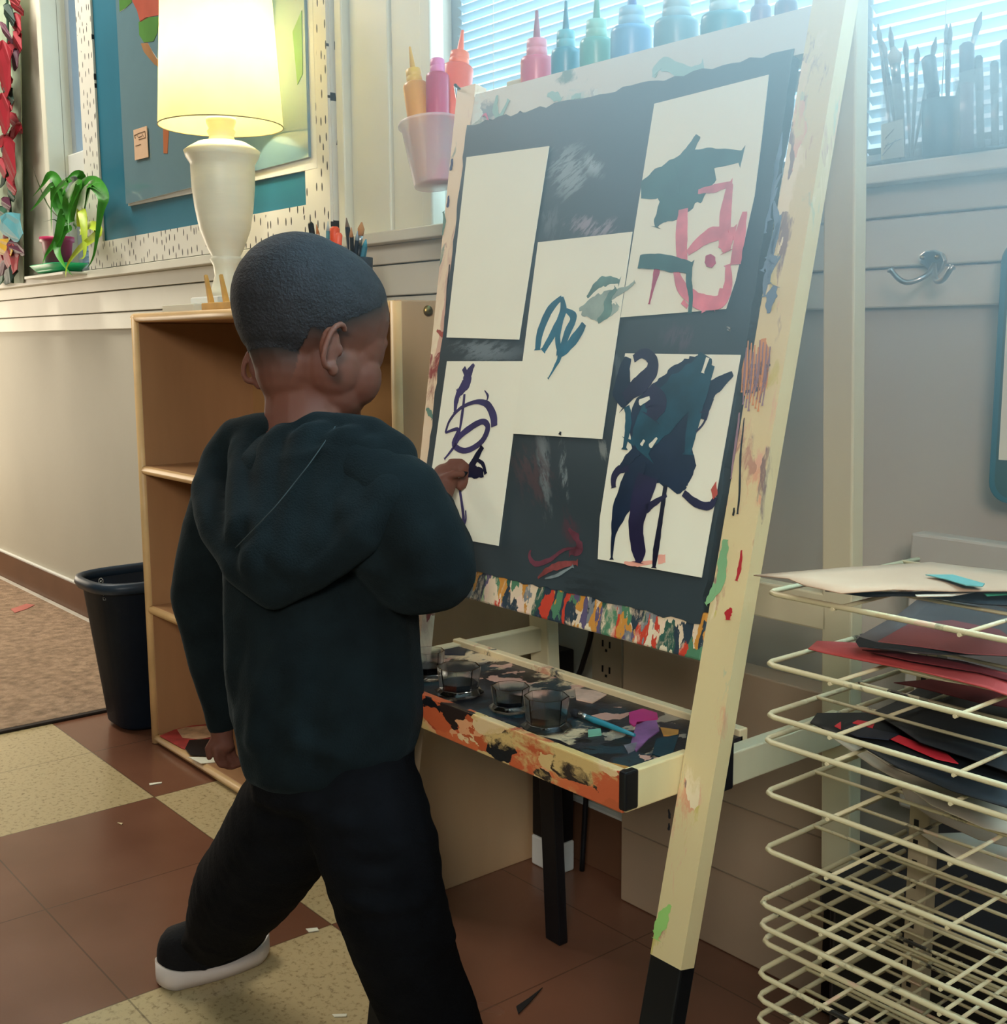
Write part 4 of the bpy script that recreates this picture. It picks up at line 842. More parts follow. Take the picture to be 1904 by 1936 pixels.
MB().tube(smoothpts([WY(1122,1170,1.16), WY(1114,1215,1.17), WY(1100,1262,1.175), WY(1092,1300,1.178), Vector((WY(1092,1300,1.17).x-.01,1.2,.2)), Vector((WY(1092,1300,1.17).x-.02,1.2,.006))], 6), .0042, 10).build('wire', M_black, cb_)
# black upright post with a white foot by the wall
bp0 = root('black_post', (-1.31, 1.19, 0), 'black upright post with a white foot near the wall under the easel', 'post')
MB().box((-1.345, 1.165, .05), (-1.285, 1.2, .36)).build('upright', M_black, bp0, bevel=.003)
MB().box((-1.346, 1.164, .0005), (-1.284, 1.201, .05)).build('white_foot', M_white, bp0, bevel=.003)
# coat hook
hk = root('coat_hook', WY(1755, 505, 1.21), 'nickel double coat hook screwed to the wall rail', 'hook')
def W2(x, y, Y=1.2): return WY(x, y, Y)
hp = MB(); pl2 = [W2(x, y, 1.218) for x, y in ((1738,482),(1748,474),(1765,472),(1780,478),(1786,492),(1780,508),(1768,520),(1756,516),(1748,504),(1738,498))]
hp.prism(pl2, (0, .007, 0)); hp.build('plate', M_metal, hk, bevel=.0015)
for pts in ([(1766,500),(1756,516),(1742,526),(1718,534),(1700,528),(1684,510)], [(1766,500),(1768,522),(1772,532),(1784,528),(1796,510),(1800,505)]):
    n = len(pts); MB().tube(smoothpts([WY(x, y, 1.214-.03*math.sin(math.pi*.6*i/(n-1))) for i, (x, y) in enumerate(pts)], 5), [.003]*(5*(n-1))+[.0045], 10).build('prong', M_metal, hk)
for x, y in ((1743, 487), (1771, 486)):
    p_ = WY(x, y, 1.2165); MB().lathe(p_, [(.0006,-.002),(.002,-.0015),(.003,.002)], 12, (0,1,0)).build('screw', M_brass, hk)
# green board at the right edge
gb = root('green_board', WY(1886, 950, 1.2), 'rounded green board with a white sheet hanging at the right edge', 'board')
def rrect(x0, x1, z0, z1, r, y, n=6):
    o = []
    for cx, cz, a0 in ((x1-r, z1-r, 0), (x0+r, z1-r, 90), (x0+r, z0+r, 180), (x1-r, z0+r, 270)):
        for i in range(n+1):
            t = math.radians(a0+90*i/n); o.append(Vector((cx+r*math.cos(t), y, cz+r*math.sin(t))))
    return o
g0_ = WY(1868, 948, 1.2); gt_ = WY(1884, 455, 1.2)
MB().prism(rrect(g0_.x, g0_.x+.34, g0_.z, gt_.z, .022, 1.198), (0, .016, 0)).build('frame', mat('board_teal_frame', '1f6674', .35, .05), gb, bevel=.002)
MB().prism(rrect(g0_.x+.008, g0_.x+.332, g0_.z+.006, gt_.z-.008, .018, 1.1965), (0, .004, 0)).build('face', mat('board_green', '24504a', .5, .05), gb)
zz = WY(1880, 868, 1.1965).z
tag(MB().box((g0_.x+.012, 1.1945, zz), (g0_.x+.30, 1.196, gt_.z-.012)).build('paper_sheet', M_paper), 'white paper sheet on the green board at the right edge', 'paper')
# white framed panel leaning at the wall behind the rack, black box under it added to stand in for the shade there
c0 = WY(1731, 1005, 1.17); cx0 = c0.x; cz1 = c0.z
ch = root('framed_panel', (cx0+.3, 1.17, .3), 'white framed grey panel standing at the wall behind the drying rack', 'panel')
for lo, hi in (((cx0, 1.160, cz1-.034), (cx0+.62, 1.185, cz1)), ((cx0, 1.160, .301), (cx0+.034, 1.185, cz1-.034)), ((cx0+.586, 1.160, .301), (cx0+.62, 1.185, cz1-.034)), ((cx0+.034, 1.160, .301), (cx0+.586, 1.185, .33))):
    MB().box(lo, hi).build('frame_bar', mat('dull_white', 'b9b3a4', .5, .06), ch, bevel=.003)
MB().box((cx0+.034, 1.172, .33), (cx0+.586, 1.180, cz1-.034)).build('panel', mat('panel_grey', '6f6d6a', .6), ch)
db = root('dark_filler_box', (-.3, 1.09, 0), 'black box added for the shade on the floor behind the drying rack', 'box')
MB().box((-.64, .95, .001), (.3, 1.19, .27)).build('body', M_black, db, bevel=.004)
MB().box((-.65, .94, .27), (.31, 1.195, .30)).build('lid', mat('dark_filler_top', '141417', .5), db, bevel=.004)
# ---- right windowsill: cups with brushes
yS = 1.215
def sillc(px): 
    p_ = WY(px, 290, yS); return Vector((p_.x, yS, SILL+.0006))
M_cup = bpy.data.materials.new('clear_tumbler'); M_cup.use_nodes = True
b = M_cup.node_tree.nodes['Principled BSDF']; b.inputs['Base Color'].default_value = lin('b7cdd2'); b.inputs['Alpha'].default_value = .26; b.inputs['Roughness'].default_value = .15
cA = sillc(1712); cup(cA, .026, .030, .082, M_cup, 'clear tumbler of thin brushes on the right windowsill', 'brush_cup')
for i, (px, py, r, cc, lb) in enumerate(((1660,45,.0022,('5d5a5e','7b7a78'),'brush leaning furthest left out of the tumbler on the right sill'), (1668,75,.003,('4c545c','9aa0a0'),'short thick brush at the left of the tumbler'),
        (1683,50,.0024,('4a4f57','6f6f70'),'second thin brush from the left in the tumbler'), (1690,88,.006,('56605f','b0b0a8'),'wide flat brush with pale bristles in the tumbler'), (1712,75,.0026,('4c6068','4a4f57'),'straight upright brush in the middle of the tumbler'),
        (1735,88,.0026,('4a555e','4a4f57'),'short brush leaning right in the tumbler'), (1770,70,.0024,('4b5560','55585c'),'long thin brush leaning far right out of the tumbler'))):
    t = WY(px, py, yS+.004*(i % 3-1)); pencil(cA+Vector((.004*(i-3), .004*((i*2) % 3-1), .006)), t, r, cc, lb, 'brush', 'brush')
cB = sillc(1790)
cB.x = WY(1780, 290, yS).x
cup(cB, .020, .023, .062, mat('dark_cup', '45606a', .4), 'dark blue grey cup between the tumbler and the wide clear container', 'brush_cup')
for i, (px, py, r, cc, lb) in enumerate(((1790,45,.0024,('4c5058','505458'),'tall brush crossing above the dark cup on the sill'), (1797,44,.002,('60646c','505458'),'thinnest tall brush standing in the dark cup'),
        (1856,22,.003,('4e5460','606468'),'longest brush slanting right from the dark cup'), (1755,105,.007,('39505c','39505c'),'thick dark paddle handle leaning left in the dark cup'))):
    t = WY(px, py, yS-.003*i+.004); pencil(cB+Vector((-.004*(i-2), .004*(i % 2), .006)), t, r, cc, lb, 'brush' if i != 3 else 'paddle', 'brush' if i != 3 else 'marker')
cC = Vector((WY(1868, 280, yS).x, yS, SILL+.0006))
cup(cC, .036, .038, .08, M_cup, 'wide clear container holding markers on the right windowsill', 'brush_container')
for i, (px, py, r, cc, lb) in enumerate(((1828,80,.007,('74506c','4b4a5c'),'purple marker in the wide clear container'), (1850,105,.004,('4a5a60','3c4a50'),'short dark pen in the wide clear container'),
        (1880,115,.004,('52646a','3f4c52'),'grey pen at the centre of the wide clear container'), (1903,75,.006,('3f5a66','2f4650'),'dark teal pen at the right of the wide clear container'))):
    t = WY(px, py, yS-.004); pencil(cC+Vector((-.024+.016*i, .0, .006)), t, r, cc, lb, 'marker', 'marker')
lc = root('label_card', WY(1688, 298, 1.2), 'small white card with pencil scribbles propped by the tumbler', 'card')
MB().prism([WY(1666,302,1.199), WY(1709,296,1.199), WY(1707,224,1.203), WY(1666,236,1.203)], (0,.0012,0)).build('card', M_paper, lc)
sc_ = MB()
for a in ([(1674,262),(1690,244)], [(1674,276),(1704,262)], [(1668,294),(1684,276),(1694,264)], [(1680,270),(1672,282)]): sc_.tube([WY(x, y, 1.1975) for x, y in a], .0006, 5)
sc_.build('scribble', mat('pencil_grey', '4c5254', .6), lc)

# ================================================================= DRYING RACK
rx0, rx1, ry0, ry1 = -.502, -.03, .652, .845
rack = root('drying_rack', ((rx0+rx1)/2, .76, 0), 'white wire paint drying rack with many shelves at the lower right', 'rack')
M_wire = splat('rack_enamel', 'cfc29a', ['1b1a18','d9c9a4','d8b79a','8c8466','e0d7b4','c9b58a'], .60, 14, (1,1,1), .35, 30)
levels = [.655, .604, .566, .548, .508, .465, .425, .408, .394, .370, .351, .334, .31, .288, .262, .24, .21]
yoff = [.0, .0, .002, .0, .003, .004, .0, .0, .004, .0, .0, .0, 0, 0, 0, 0, 0]
def shelf(z, dy, n_c=5):
    s_ = MB(); r = .002; a, b_ = ry0+dy, ry1+dy; c = .008
    s_.tube([(rx0,b_,z),(rx0,a+c,z),(rx0+c*.3,a+c*.3,z),(rx0+c,a,z),(rx1-c,a,z),(rx1,a+c,z),(rx1,b_,z)], r, 8)
    for y in (a+.06, a+.115, a+.17): s_.tube([(rx0,y,z+.001),(rx1,y,z+.001)], r*.72, 6)
    for i in range(n_c):
        x = rx0+.055+i*.09; s_.tube([(x,a-.002,z-.002),(x,b_,z-.002)], r*.72, 6)
    return s_
for i, z in enumerate(levels): shelf(z, yoff[i]).build('shelf', M_wire, rack)
M_post = mat('rack_post', 'a8987c', .5, .1, 20)
for x in (rx0+.004, rx1-.02):
    p_ = MB().box((x, ry1-.002, 0), (x+.018, ry1+.014, .64)); p_.build('post', M_post, rack, bevel=.001)
    hs = MB()
    for i in range(36): hs.box((x+.005, ry1-.0028, .03+i*.0175), (x+.009, ry1-.0018, .037+i*.0175))
    hs.build('slots', M_black, rack)
MB().box((rx0, ry1-.02, .0), (rx1, ry1+.016, .02)).build('base_bar', M_post, rack, bevel=.002)
for x in (rx0, rx1-.02): MB().box((x, ry0+.02, .0), (x+.02, ry1, .02)).build('base_bar', M_post, rack, bevel=.002)
# sheets drying on the rack
def rsheet(px, z, mts, label, seed, wave=.003, deco=None, name='drying_painting', th=.0008):
    """outline given in pixels on the shelf plane z; a gently curled sheet with paint patches"""
    bm_pts = [FL(x, y, z) for x, y in px]
    o = root(name, sum(bm_pts, Vector())/len(bm_pts), label, 'painting')
    m_ = MB(); c = sum(bm_pts, Vector())/len(bm_pts); n = len(bm_pts)
    rr = [[c.lerp(p, f) + Vector((0,0,wave*math.sin(p.x*40*f+seed)*f)) for p in bm_pts] for f in (.0, .34, .67, 1)]
    vs = [v for r in rr for v in r]
    fs = [(i*n+j, i*n+(j+1) % n, (i+1)*n+(j+1) % n, (i+1)*n+j) for i in range(3) for j in range(n)]
    m_.add(vs, fs, 0, True); m_.build('paper', mts[0], o, solid=th)
    if deco:
        d_ = MB()
        for pts, mi, dz in deco: d_.prism([FL(x, y, z+wave+.0012+dz) for x, y in pts], (0,0,-.0006), mi)
        d_.build('painted_patches', mts[1:], o)
    return o
zr = [l+.004 for l in levels]
M_kraft = mat('kraft', 'b39478', .8, .08, 8); M_blk = mat('black_sheet', '10161a', .6, .2, 8, .1, 20); M_redp = mat('red_sheet', 'a8403c', .6, .12, 8); M_gry = mat('grey_sheet', '5c5654', .7, .1, 8)
M_pale = mat('pale_sheet', 'c9bba4', .8, .06, 8); M_tealp = mat('teal_patch', '5f9890', .5, .1); M_rose = mat('rose_patch', '8a4a48', .6, .1); M_hotr = mat('hot_red_patch', 'c8303a', .5, .1); M_grn = mat('green_patch', '2f7a56', .5, .1)
rsheet([(1425,1086),(1590,1078),(1760,1068),(1960,1082),(1960,1114),(1800,1113),(1690,1114),(1590,1124),(1520,1112),(1490,1098)], zr[0]+.010, [M_kraft, M_tealp], 'brown kraft sheet with a teal smear on top of the drying rack', 1, .002,
       [([(1750,1086),(1802,1086),(1862,1103),(1858,1108),(1826,1106),(1790,1095)], 0, 0)], name='kraft_sheet')
rsheet([(1560,1120),(1700,1117),(1960,1112),(1960,1150),(1850,1140),(1740,1122),(1640,1126)], zr[0]+.003, [M_blk, M_pale, M_grn], 'black sheet with white and green strokes under the kraft sheet', 2, .002,
       [([(1730,1124),(1800,1122),(1850,1115),(1852,1117),(1800,1126),(1734,1127)], 0, 0), ([(1860,1122),(1940,1118),(1940,1121),(1866,1126)], 1, 0)])
rsheet([(1620,1205),(1700,1165),(1760,1120),(1960,1160),(1960,1252),(1860,1240),(1760,1230),(1690,1222),(1625,1218)], zr[1]+.012, [M_gry, M_rose, M_blk], 'grey sheet with a dull red wash on the second rack level', 3, .003,
       [([(1660,1212),(1720,1178),(1800,1172),(1890,1190),(1930,1220),(1930,1240),(1830,1235),(1740,1222)], 0, 0), ([(1618,1212),(1625,1204),(1664,1216),(1740,1224),(1800,1236),(1700,1226),(1624,1222)], 1, .001)])
rsheet([(1528,1226),(1545,1213),(1620,1213),(1700,1228),(1820,1254),(1960,1290),(1960,1330),(1860,1304),(1740,1272),(1640,1246),(1560,1232)], zr[1]+.004, [M_redp, mat('dark_red_patch','6b2426',.6)], 'long red sheet on the second rack level', 4, .002,
       [([(1630,1228),(1720,1248),(1850,1270),(1960,1300),(1960,1290),(1800,1250),(1700,1232)], 0, 0)])
rsheet([(1650,1340),(1690,1322),(1760,1280),(1960,1310),(1960,1470),(1850,1440),(1740,1412),(1700,1380)], zr[3]+.010, [M_blk, MATS['dark_red_patch']], 'large black sheet on the middle rack level', 5, .003,
       [([(1690,1290),(1760,1284),(1960,1318),(1960,1345),(1860,1330),(1740,1300)], 0, .012)])
rsheet([(1532,1362),(1545,1344),(1650,1346),(1700,1362),(1800,1420),(1960,1480),(1960,1545),(1800,1490),(1700,1455),(1620,1410)], zr[3]+.003, [M_blk, M_hotr, mat('ink_patch','1a222e',.5)], 'black sheet with a bright red stroke on the middle rack level', 6, .002,
       [([(1578,1372),(1590,1364),(1590,1378)], 0, 0), ([(1612,1366),(1622,1361),(1654,1366),(1650,1376)], 0, 0), ([(1660,1386),(1700,1390),(1760,1412),(1790,1424),(1812,1443),(1770,1434),(1710,1408)], 0, 0), ([(1590,1380),(1612,1368),(1662,1380),(1700,1388),(1680,1398),(1620,1392)], 1, .0004)])
rsheet([(1556,1378),(1600,1390),(1640,1420),(1680,1450),(1820,1490),(1960,1550),(1960,1590),(1860,1560),(1760,1520),(1700,1480),(1650,1452),(1600,1410)], zr[4]+.003, [M_pale, M_grn], 'pale thin sheet sagging below the black ones', 7, .002)
rsheet([(1700,1478),(1760,1476),(1960,1530),(1960,1610),(1850,1580),(1760,1548),(1712,1520)], zr[5]+.003, [mat('tan_sheet','9c8c78',.8), M_grn], 'tan sheet with a green blot on a lower rack level', 8, .003,
       [([(1800,1530),(1818,1522),(1840,1526),(1870,1536),(1850,1540),(1812,1543)], 0, 0)])
rsheet([(1742,1582),(1830,1574),(1960,1590),(1960,1682),(1880,1655),(1800,1614)], zr[6]+.003, [mat('white_sheet','d9d0bc',.8)], 'white paper curling down on the lower rack level', 9, .003)

# ================================================================= FLOOR LITTER and shelf papers
def litter(px, mt, name, label, z=0, cat='scrap', th=.0012):
    tag(MB().prism([FL(x, y, z+.0006) for x, y in px], (0,0,th)).build(name, mt), label, cat)
litter([(20,1152),(50,1142),(66,1144),(50,1152),(28,1159)], mat('scrap_red','b3665a',.7), 'paper_scrap', 'small dull red paper scrap on the rug', .008)
litter([(282,1482),(306,1479),(306,1481),(283,1485)], M_paper, 'paper_sliver', 'thin white sliver on the brown floor tile by the bookcase')
litter([(578,1757),(600,1755),(603,1760),(584,1763)], M_paper, 'paper_sliver', 'white sliver on the floor between the boy\'s legs')
litter([(222,1556),(232,1557),(230,1560)], mat('scrap_cream','d9c79a',.7), 'crumb', 'tiny cream crumb on the brown tile at the left')
litter([(628,1919),(656,1918),(655,1922),(632,1923)], M_paper, 'paper_sliver', 'white sliver on the beige tile near the bottom edge')
litter([(1032,1755),(1048,1751),(1062,1758),(1058,1766),(1038,1768)], mat('scrap_brick','7a4034',.6), 'paint_chip', 'brick red paint chip on the dark floor under the easel')
litter([(976,1904),(1000,1888),(1026,1868),(1004,1894),(980,1918)], mat('scrap_dark','120f0e',.6), 'paint_flake', 'black paint flake on the dark floor near the easel foot')
litter([(160,1130),(172,1127),(180,1136),(166,1137)], M_paper, 'paper_scrap', 'pale scrap against the baseboard beside the bin', .001)
zb = .022
def shp(px, mt, name, label, dz): tag(MB().prism([FL(x, y, zb+dz) for x, y in px], (0,0,.0012)).build(name, mt), label, 'paper')
shp([(302,1392),(345,1374),(420,1368),(432,1395),(380,1422),(345,1416)], mat('cut_red','a83a34',.6,.3,30), 'red_paper', 'red paper cutout on the bottom shelf of the bookcase', .0006)
shp([(335,1380),(352,1376),(400,1372),(412,1390),(378,1398),(345,1395)], mat('cut_tan','c9a27c',.6,.3,40), 'tan_paper', 'tan paper piece lying on the red cutout', .0022)
shp([(350,1416),(358,1400),(396,1398),(404,1420),(398,1430),(360,1428)], M_black, 'black_case', 'black card on the bottom shelf of the bookcase by the hand', .0040)
shp([(356,1432),(400,1432),(420,1426),(440,1424),(425,1440),(380,1444)], M_paper, 'white_paper', 'cream paper strip in front of the black card on the bottom shelf', .0006)

# ================================================================= GLARE volume, added to imitate veiling in the lens
def glare():
    mt = bpy.data.materials.new('glare_mist'); mt.use_nodes = True; nt = mt.node_tree; L = nt.links.new
    nt.nodes.remove(nt.nodes['Principled BSDF']); v = nt.nodes.new('ShaderNodeVolumeScatter'); L(v.outputs[0], nt.nodes['Material Output'].inputs['Volume'])
    v.inputs['Color'].default_value = (.70, .92, 1, 1); v.inputs['Anisotropy'].default_value = .55
    tc = nt.nodes.new('ShaderNodeTexCoord'); m_ = nt.nodes.new('ShaderNodeMapping'); m_.vector_type = 'TEXTURE'
    m_.inputs['Location'].default_value = (0, 0, 0); m_.inputs['Scale'].default_value = (.74, .75, .68); L(tc.outputs['Object'], m_.inputs[0])
    g = nt.nodes.new('ShaderNodeTexGradient'); g.gradient_type = 'SPHERICAL'; L(m_.outputs[0], g.inputs[0])
    q = nt.nodes.new('ShaderNodeMath'); q.operation = 'MULTIPLY'; q.inputs[1].default_value = GLARE; L(g.outputs['Fac'], q.inputs[0]); L(q.outputs[0], v.inputs['Density'])
    o = MB().box((-1.0, .1, .58), (.55, 1.19, 1.98)).build('glare', mt, org=(-.20, .80, 1.28)); o['kind'] = 'stuff'
    return tag(o, 'pale blue haze added as a mist volume to imitate lens veiling in front of the right windows', 'glare')
GLARE = 2.2
glare()

# ================================================================= THE BOY
M_skin = bpy.data.materials.new('skin'); M_skin.use_nodes = True
def skin_nodes():
    nt = M_skin.node_tree; L = nt.links.new; b = nt.nodes['Principled BSDF']
    b.inputs['Roughness'].default_value = .65; b.inputs['Subsurface Weight'].default_value = .25; b.inputs['Subsurface Scale'].default_value = .006; b.inputs['Specular IOR Level'].default_value = .2
    at = nt.nodes.new('ShaderNodeAttribute'); at.attribute_name = 'stubble'
    n = nt.nodes.new('ShaderNodeTexNoise'); n.inputs['Scale'].default_value = 18; n.inputs['Detail'].default_value = 4
    tc = nt.nodes.new('ShaderNodeTexCoord'); L(tc.outputs['Object'], n.inputs['Vector'])
    r = nt.nodes.new('ShaderNodeValToRGB'); r.color_ramp.elements[0].color = lin('573429'); r.color_ramp.elements[1].color = lin('653f31'); L(n.outputs[0], r.inputs[0])
    mx = nt.nodes.new('ShaderNodeMix'); mx.data_type = 'RGBA'; L(at.outputs['Fac'], mx.inputs[0]); L(r.outputs[0], mx.inputs[6]); mx.inputs[7].default_value = lin('23211f')
    L(mx.outputs[2], b.inputs['Base Color'])
skin_nodes()
CB = Matrix((RT, FW, UP)).transposed()      # columns: screen right, away, up
class Vox:
    def __init__(s): s.mb = MB()
    def ell(s, c, r3, R=CB, n=18): s.mb.ball(c, 1, n, r3, R); return s
    def limb(s, keys, step=.35, flat=None):
        """keys: (point, radius or (right, away, up) radii) swept with ellipsoids"""
        for (p, r), (q_, r2) in zip(keys[:-1], keys[1:]):
            p, q_ = Vector(p), Vector(q_); a = (r,)*3 if isinstance(r, (int, float)) else r; b = (r2,)*3 if isinstance(r2, (int, float)) else r2
            n = max(2, int((q_-p).length/(min(a+b)*step)))
            for i in range(n+1):
                t = i/n; s.ell(p.lerp(q_, t), tuple(a[j]*(1-t)+b[j]*t for j in range(3)), CB, 14)
        return s
    def mesh(s, voxel, smooth=4, post=None):
        me = bpy.data.meshes.new('tmp'); me.from_pydata([tuple(v) for v in s.mb.v], [], s.mb.f)
        bm = bmesh.new(); bm.from_mesh(me); bmesh.ops.remove_doubles(bm, verts=bm.verts, dist=1e-7); bmesh.ops.recalc_face_normals(bm, faces=bm.faces); bm.to_mesh(me); bm.free()
        o = bpy.data.objects.new('tmp', me); COL.objects.link(o)
        q = o.modifiers.new('r', 'REMESH'); q.mode = 'VOXEL'; q.voxel_size = voxel; q.use_smooth_shade = True
        if smooth: q = o.modifiers.new('s', 'SMOOTH'); q.iterations = smooth; q.factor = .6
        dg = bpy.context.evaluated_depsgraph_get(); ev = o.evaluated_get(dg); nm = bpy.data.meshes.new_from_object(ev)
        bpy.data.objects.remove(o); bpy.data.meshes.remove(me); return nm
def link_mesh(me, name, mts, parent):
    org = ORG[parent.name]
    co_ = np.empty(len(me.vertices)*3); me.vertices.foreach_get('co', co_); co_ = co_.reshape(-1,3)-np.array(org); me.vertices.foreach_set('co', co_.ravel())
    me.name = name; me.materials.clear()
    for q in (mts if isinstance(mts, list) else [mts]): me.materials.append(q)
    me.polygons.foreach_set('use_smooth', [True]*len(me.polygons)); me.update()
    o = bpy.data.objects.new(name, me); COL.objects.link(o); o.parent = parent; ORG[o.name] = org; return o
def folds(me, lines, noise_amp=.0015, nscale=18, bigamp=.0, bigscale=6):
    """push vertices along their normals: ridges or creases along polylines (amp, width)"""
    n = len(me.vertices); co_ = np.empty(n*3); me.vertices.foreach_get('co', co_); co_ = co_.reshape(-1,3)
    no = np.empty(n*3); me.vertices.foreach_get('normal', no); no = no.reshape(-1,3); d = np.zeros(n)
    for pts, amp, wd in lines:
        pts = [np.array(p) for p in smoothpts([Vector(p) for p in pts], 6)]; best = np.full(n, 9.)
        for a, b in zip(pts[:-1], pts[1:]):
            ab = b-a; t = np.clip(((co_-a)@ab)/max(ab@ab, 1e-12), 0, 1); q = a+t[:,None]*ab; best = np.minimum(best, np.linalg.norm(co_-q, axis=1))
        d += amp*np.exp(-(best/wd)**2)
    if noise_amp or bigamp:
        for i in range(n):
            v = Vector(co_[i]); d[i] += noise_amp*noise.noise(v*nscale) + bigamp*noise.noise(Vector((v.x*bigscale, v.y*bigscale, v.z*bigscale*.6)))
    co_ += no*d[:,None]; me.vertices.foreach_set('co', co_.ravel()); me.update()

boy = root('person', (FL(600,1880).x, .62, 0), 'person in a black hoodie and black pants standing and painting at the easel', 'person')
# --- head frame
HC = P(592, 590, 1.29)
ang = math.radians(50); af = (FW-Vector((0,0,FW.z))).normalized(); ar = Vector((-af.y*-1, -af.x, 0)).normalized()
ar = af.cross(Vector((0,0,1))).normalized()
hf = (af*math.cos(ang)+ar*math.sin(ang)); pitch = math.radians(14)
hf = (hf*math.cos(pitch)-Vector((0,0,1))*math.sin(pitch)).normalized()
hr = hf.cross(Vector((0,0,1))).normalized(); roll = math.radians(7); hu = hr.cross(hf)
hr, hu = hr*math.cos(roll)+hu*math.sin(roll), -hr*math.sin(roll)+hu*math.cos(roll)
HM = Matrix((hr, hf, hu)).transposed()
def hp_(r, f, u): return HC + HM @ Vector((r, f, u))
def hloc(p): return HM.transposed() @ (Vector(p)-HC)
def finger(vx, base, dirs, lens, r):
    p = Vector(base); 
    for d, l in zip(dirs, lens):
        q = p+Vector(d).normalized()*l; n = 7
        for i in range(n+1): vx.mb.ball(p.lerp(q, i/n), r, 10)
        p = q; r *= .93
    return p
vb = Vox()
vb.ell(hp_(0,0,0), (.072,.090,.078), HM, 32).ell(hp_(0,-.018,.008), (.070,.074,.072), HM, 32)
vb.ell(hp_(0,.028,-.048), (.055,.056,.056), HM, 28).ell(hp_(0,.040,-.030), (.056,.048,.050), HM, 24)
vb.ell(hp_(0,-.018,-.062), (.044,.040,.048), HM, 22)
for s in (-1, 1):
    vb.ell(hp_(s*.038,.010,-.062), (.022,.036,.036), HM, 18)
    vb.ell(hp_(s*.026,.044,-.066), (.029,.034,.034), HM, 20)        # cheeks
    vb.ell(hp_(s*.022,.022,-.086), (.027,.040,.030), HM, 18)        # jaw
    vb.ell(hp_(s*.024,.071,-.022), (.020,.010,.009), HM, 14)        # brow
    vb.ell(hp_(s*.008,.087,-.054), (.006,.007,.005), HM, 12)        # nostril wings
vb.ell(hp_(0,.030,-.085), (.044,.044,.034), HM, 20).ell(hp_(0,.054,-.108), (.022,.022,.017), HM, 16).ell(hp_(0,.089,-.049), (.008,.010,.009), HM, 14).ell(hp_(0,.084,-.034), (.007,.010,.016), HM, 14)
vb.ell(hp_(0,.078,-.074), (.019,.010,.005), HM, 14).ell(hp_(0,.077,-.082), (.016,.010,.005), HM, 14)
# ears : rim, bowl and lobe
for s in (-1, 1):
    ec = (s*.070, -.017, -.052); q_s = .80
    for t in np.linspace(-2.3, 2.1, 24):
        vb.mb.ball(hp_(ec[0]+s*(.009+.005*math.cos(t)), ec[1]-.016*q_s*math.cos(t)+.006*math.sin(t), ec[2]+.030*q_s*math.sin(t)), .0038, 10)
    vb.ell(hp_(ec[0]+s*.003, ec[1]-.002, ec[2]), (.0065,.013,.022), HM, 14)
    vb.ell(hp_(ec[0]+s*.0055, ec[1]+.004, ec[2]-.024), (.0045,.007,.008), HM, 12)
    vb.ell(hp_(ec[0]+s*.004, ec[1]+.010, ec[2]-.002), (.005,.004,.007), HM, 10)
# neck, torso, arms, legs under the clothes
NB = P(575, 850, 1.275)
vb.limb([(hp_(0,-.026,-.040), .045), (P(575,745,1.285), .043), (NB, .047), (P(590,900,1.27), (.07,.045,.03))], .1)
vb.limb([(P(592,930,1.27), (.085,.05,.04)), (P(610,1150,1.26), (.08,.055,.05)), (P(625,1420,1.26), (.075,.055,.05))])
SL, SR = P(438,905,1.345), P(742,925,1.195)
EL, ER = P(372,1125,1.39), P(830,1062,1.185)
WLh, WRh = P(418,1372,1.40), P(828,945,1.325)
vb.limb([(P(592,915,1.27), .04), (SL, .028), (EL, .018), (WLh, .0145)]).limb([(P(592,915,1.27), .04), (SR, .028), (ER, .019), (WRh, .015)])
vb.limb([(P(625,1420,1.26), .05), (P(560,1520,1.30), .045), (P(462,1650,1.42), .032), (P(410,1755,1.51), .024)])
vb.limb([(P(625,1420,1.26), .05), (P(690,1560,1.235), .045), (P(745,1760,1.25), .033), (P(850,1985,1.37), .024)])
# left hand hanging, lightly curled
d0 = (WLh-EL).normalized(); hL = P(421,1398,1.398)
vb.limb([(WLh, .0145), (hL, (.013,.011,.013)), (P(423,1410,1.396), (.0135,.010,.010))])
fd = -UP; inw = RT*.55+FW*.25
for j, (ox, ln) in enumerate(((-.0105,.9),(-.0035,1.05),(.004,1.),(.0105,.8))):
    b0 = P(423,1414,1.396)+RT*ox*.75+FW*ox*.8
    finger(vb, b0, (fd+inw*.25, fd*.8+inw*.8, fd*.1+inw), (.013*ln, .010*ln, .007*ln), .0045)
finger(vb, hL+RT*-.010-FW*.004, (fd*.8-RT*.5, fd+RT*.15), (.012, .010), .0048)
# right hand at the paper, closed round a brush
tipP = PX(884, 893, .0045)
hR = P(838, 915, 1.345); pf_ = (PX(845, 885, .03)-WRh).normalized()
vb.limb([(WRh, .0150), (hR, (.016,.013,.013)), (P(842,895,1.352), (.015,.012,.012))])
brd = (tipP-hR).normalized()
for j, (oy, ln) in enumerate(((.012,1.0),(.004,1.05),(-.004,1.),(-.011,.82))):
    b0 = P(846,893,1.352)+UP*oy+RT*.004
    finger(vb, b0, (RT*.9+FW*.35, RT*.4-UP*.3+FW*.1, -RT*.5-UP*.25-FW*.3), (.012*ln, .009*ln, .008*ln), .0047)
finger(vb, hR-FW*.010+UP*.006, (RT*.8+UP*.35-FW*.1, RT*.9+FW*.45), (.013, .011), .005)
bm_ = vb.mesh(.0021, 6)
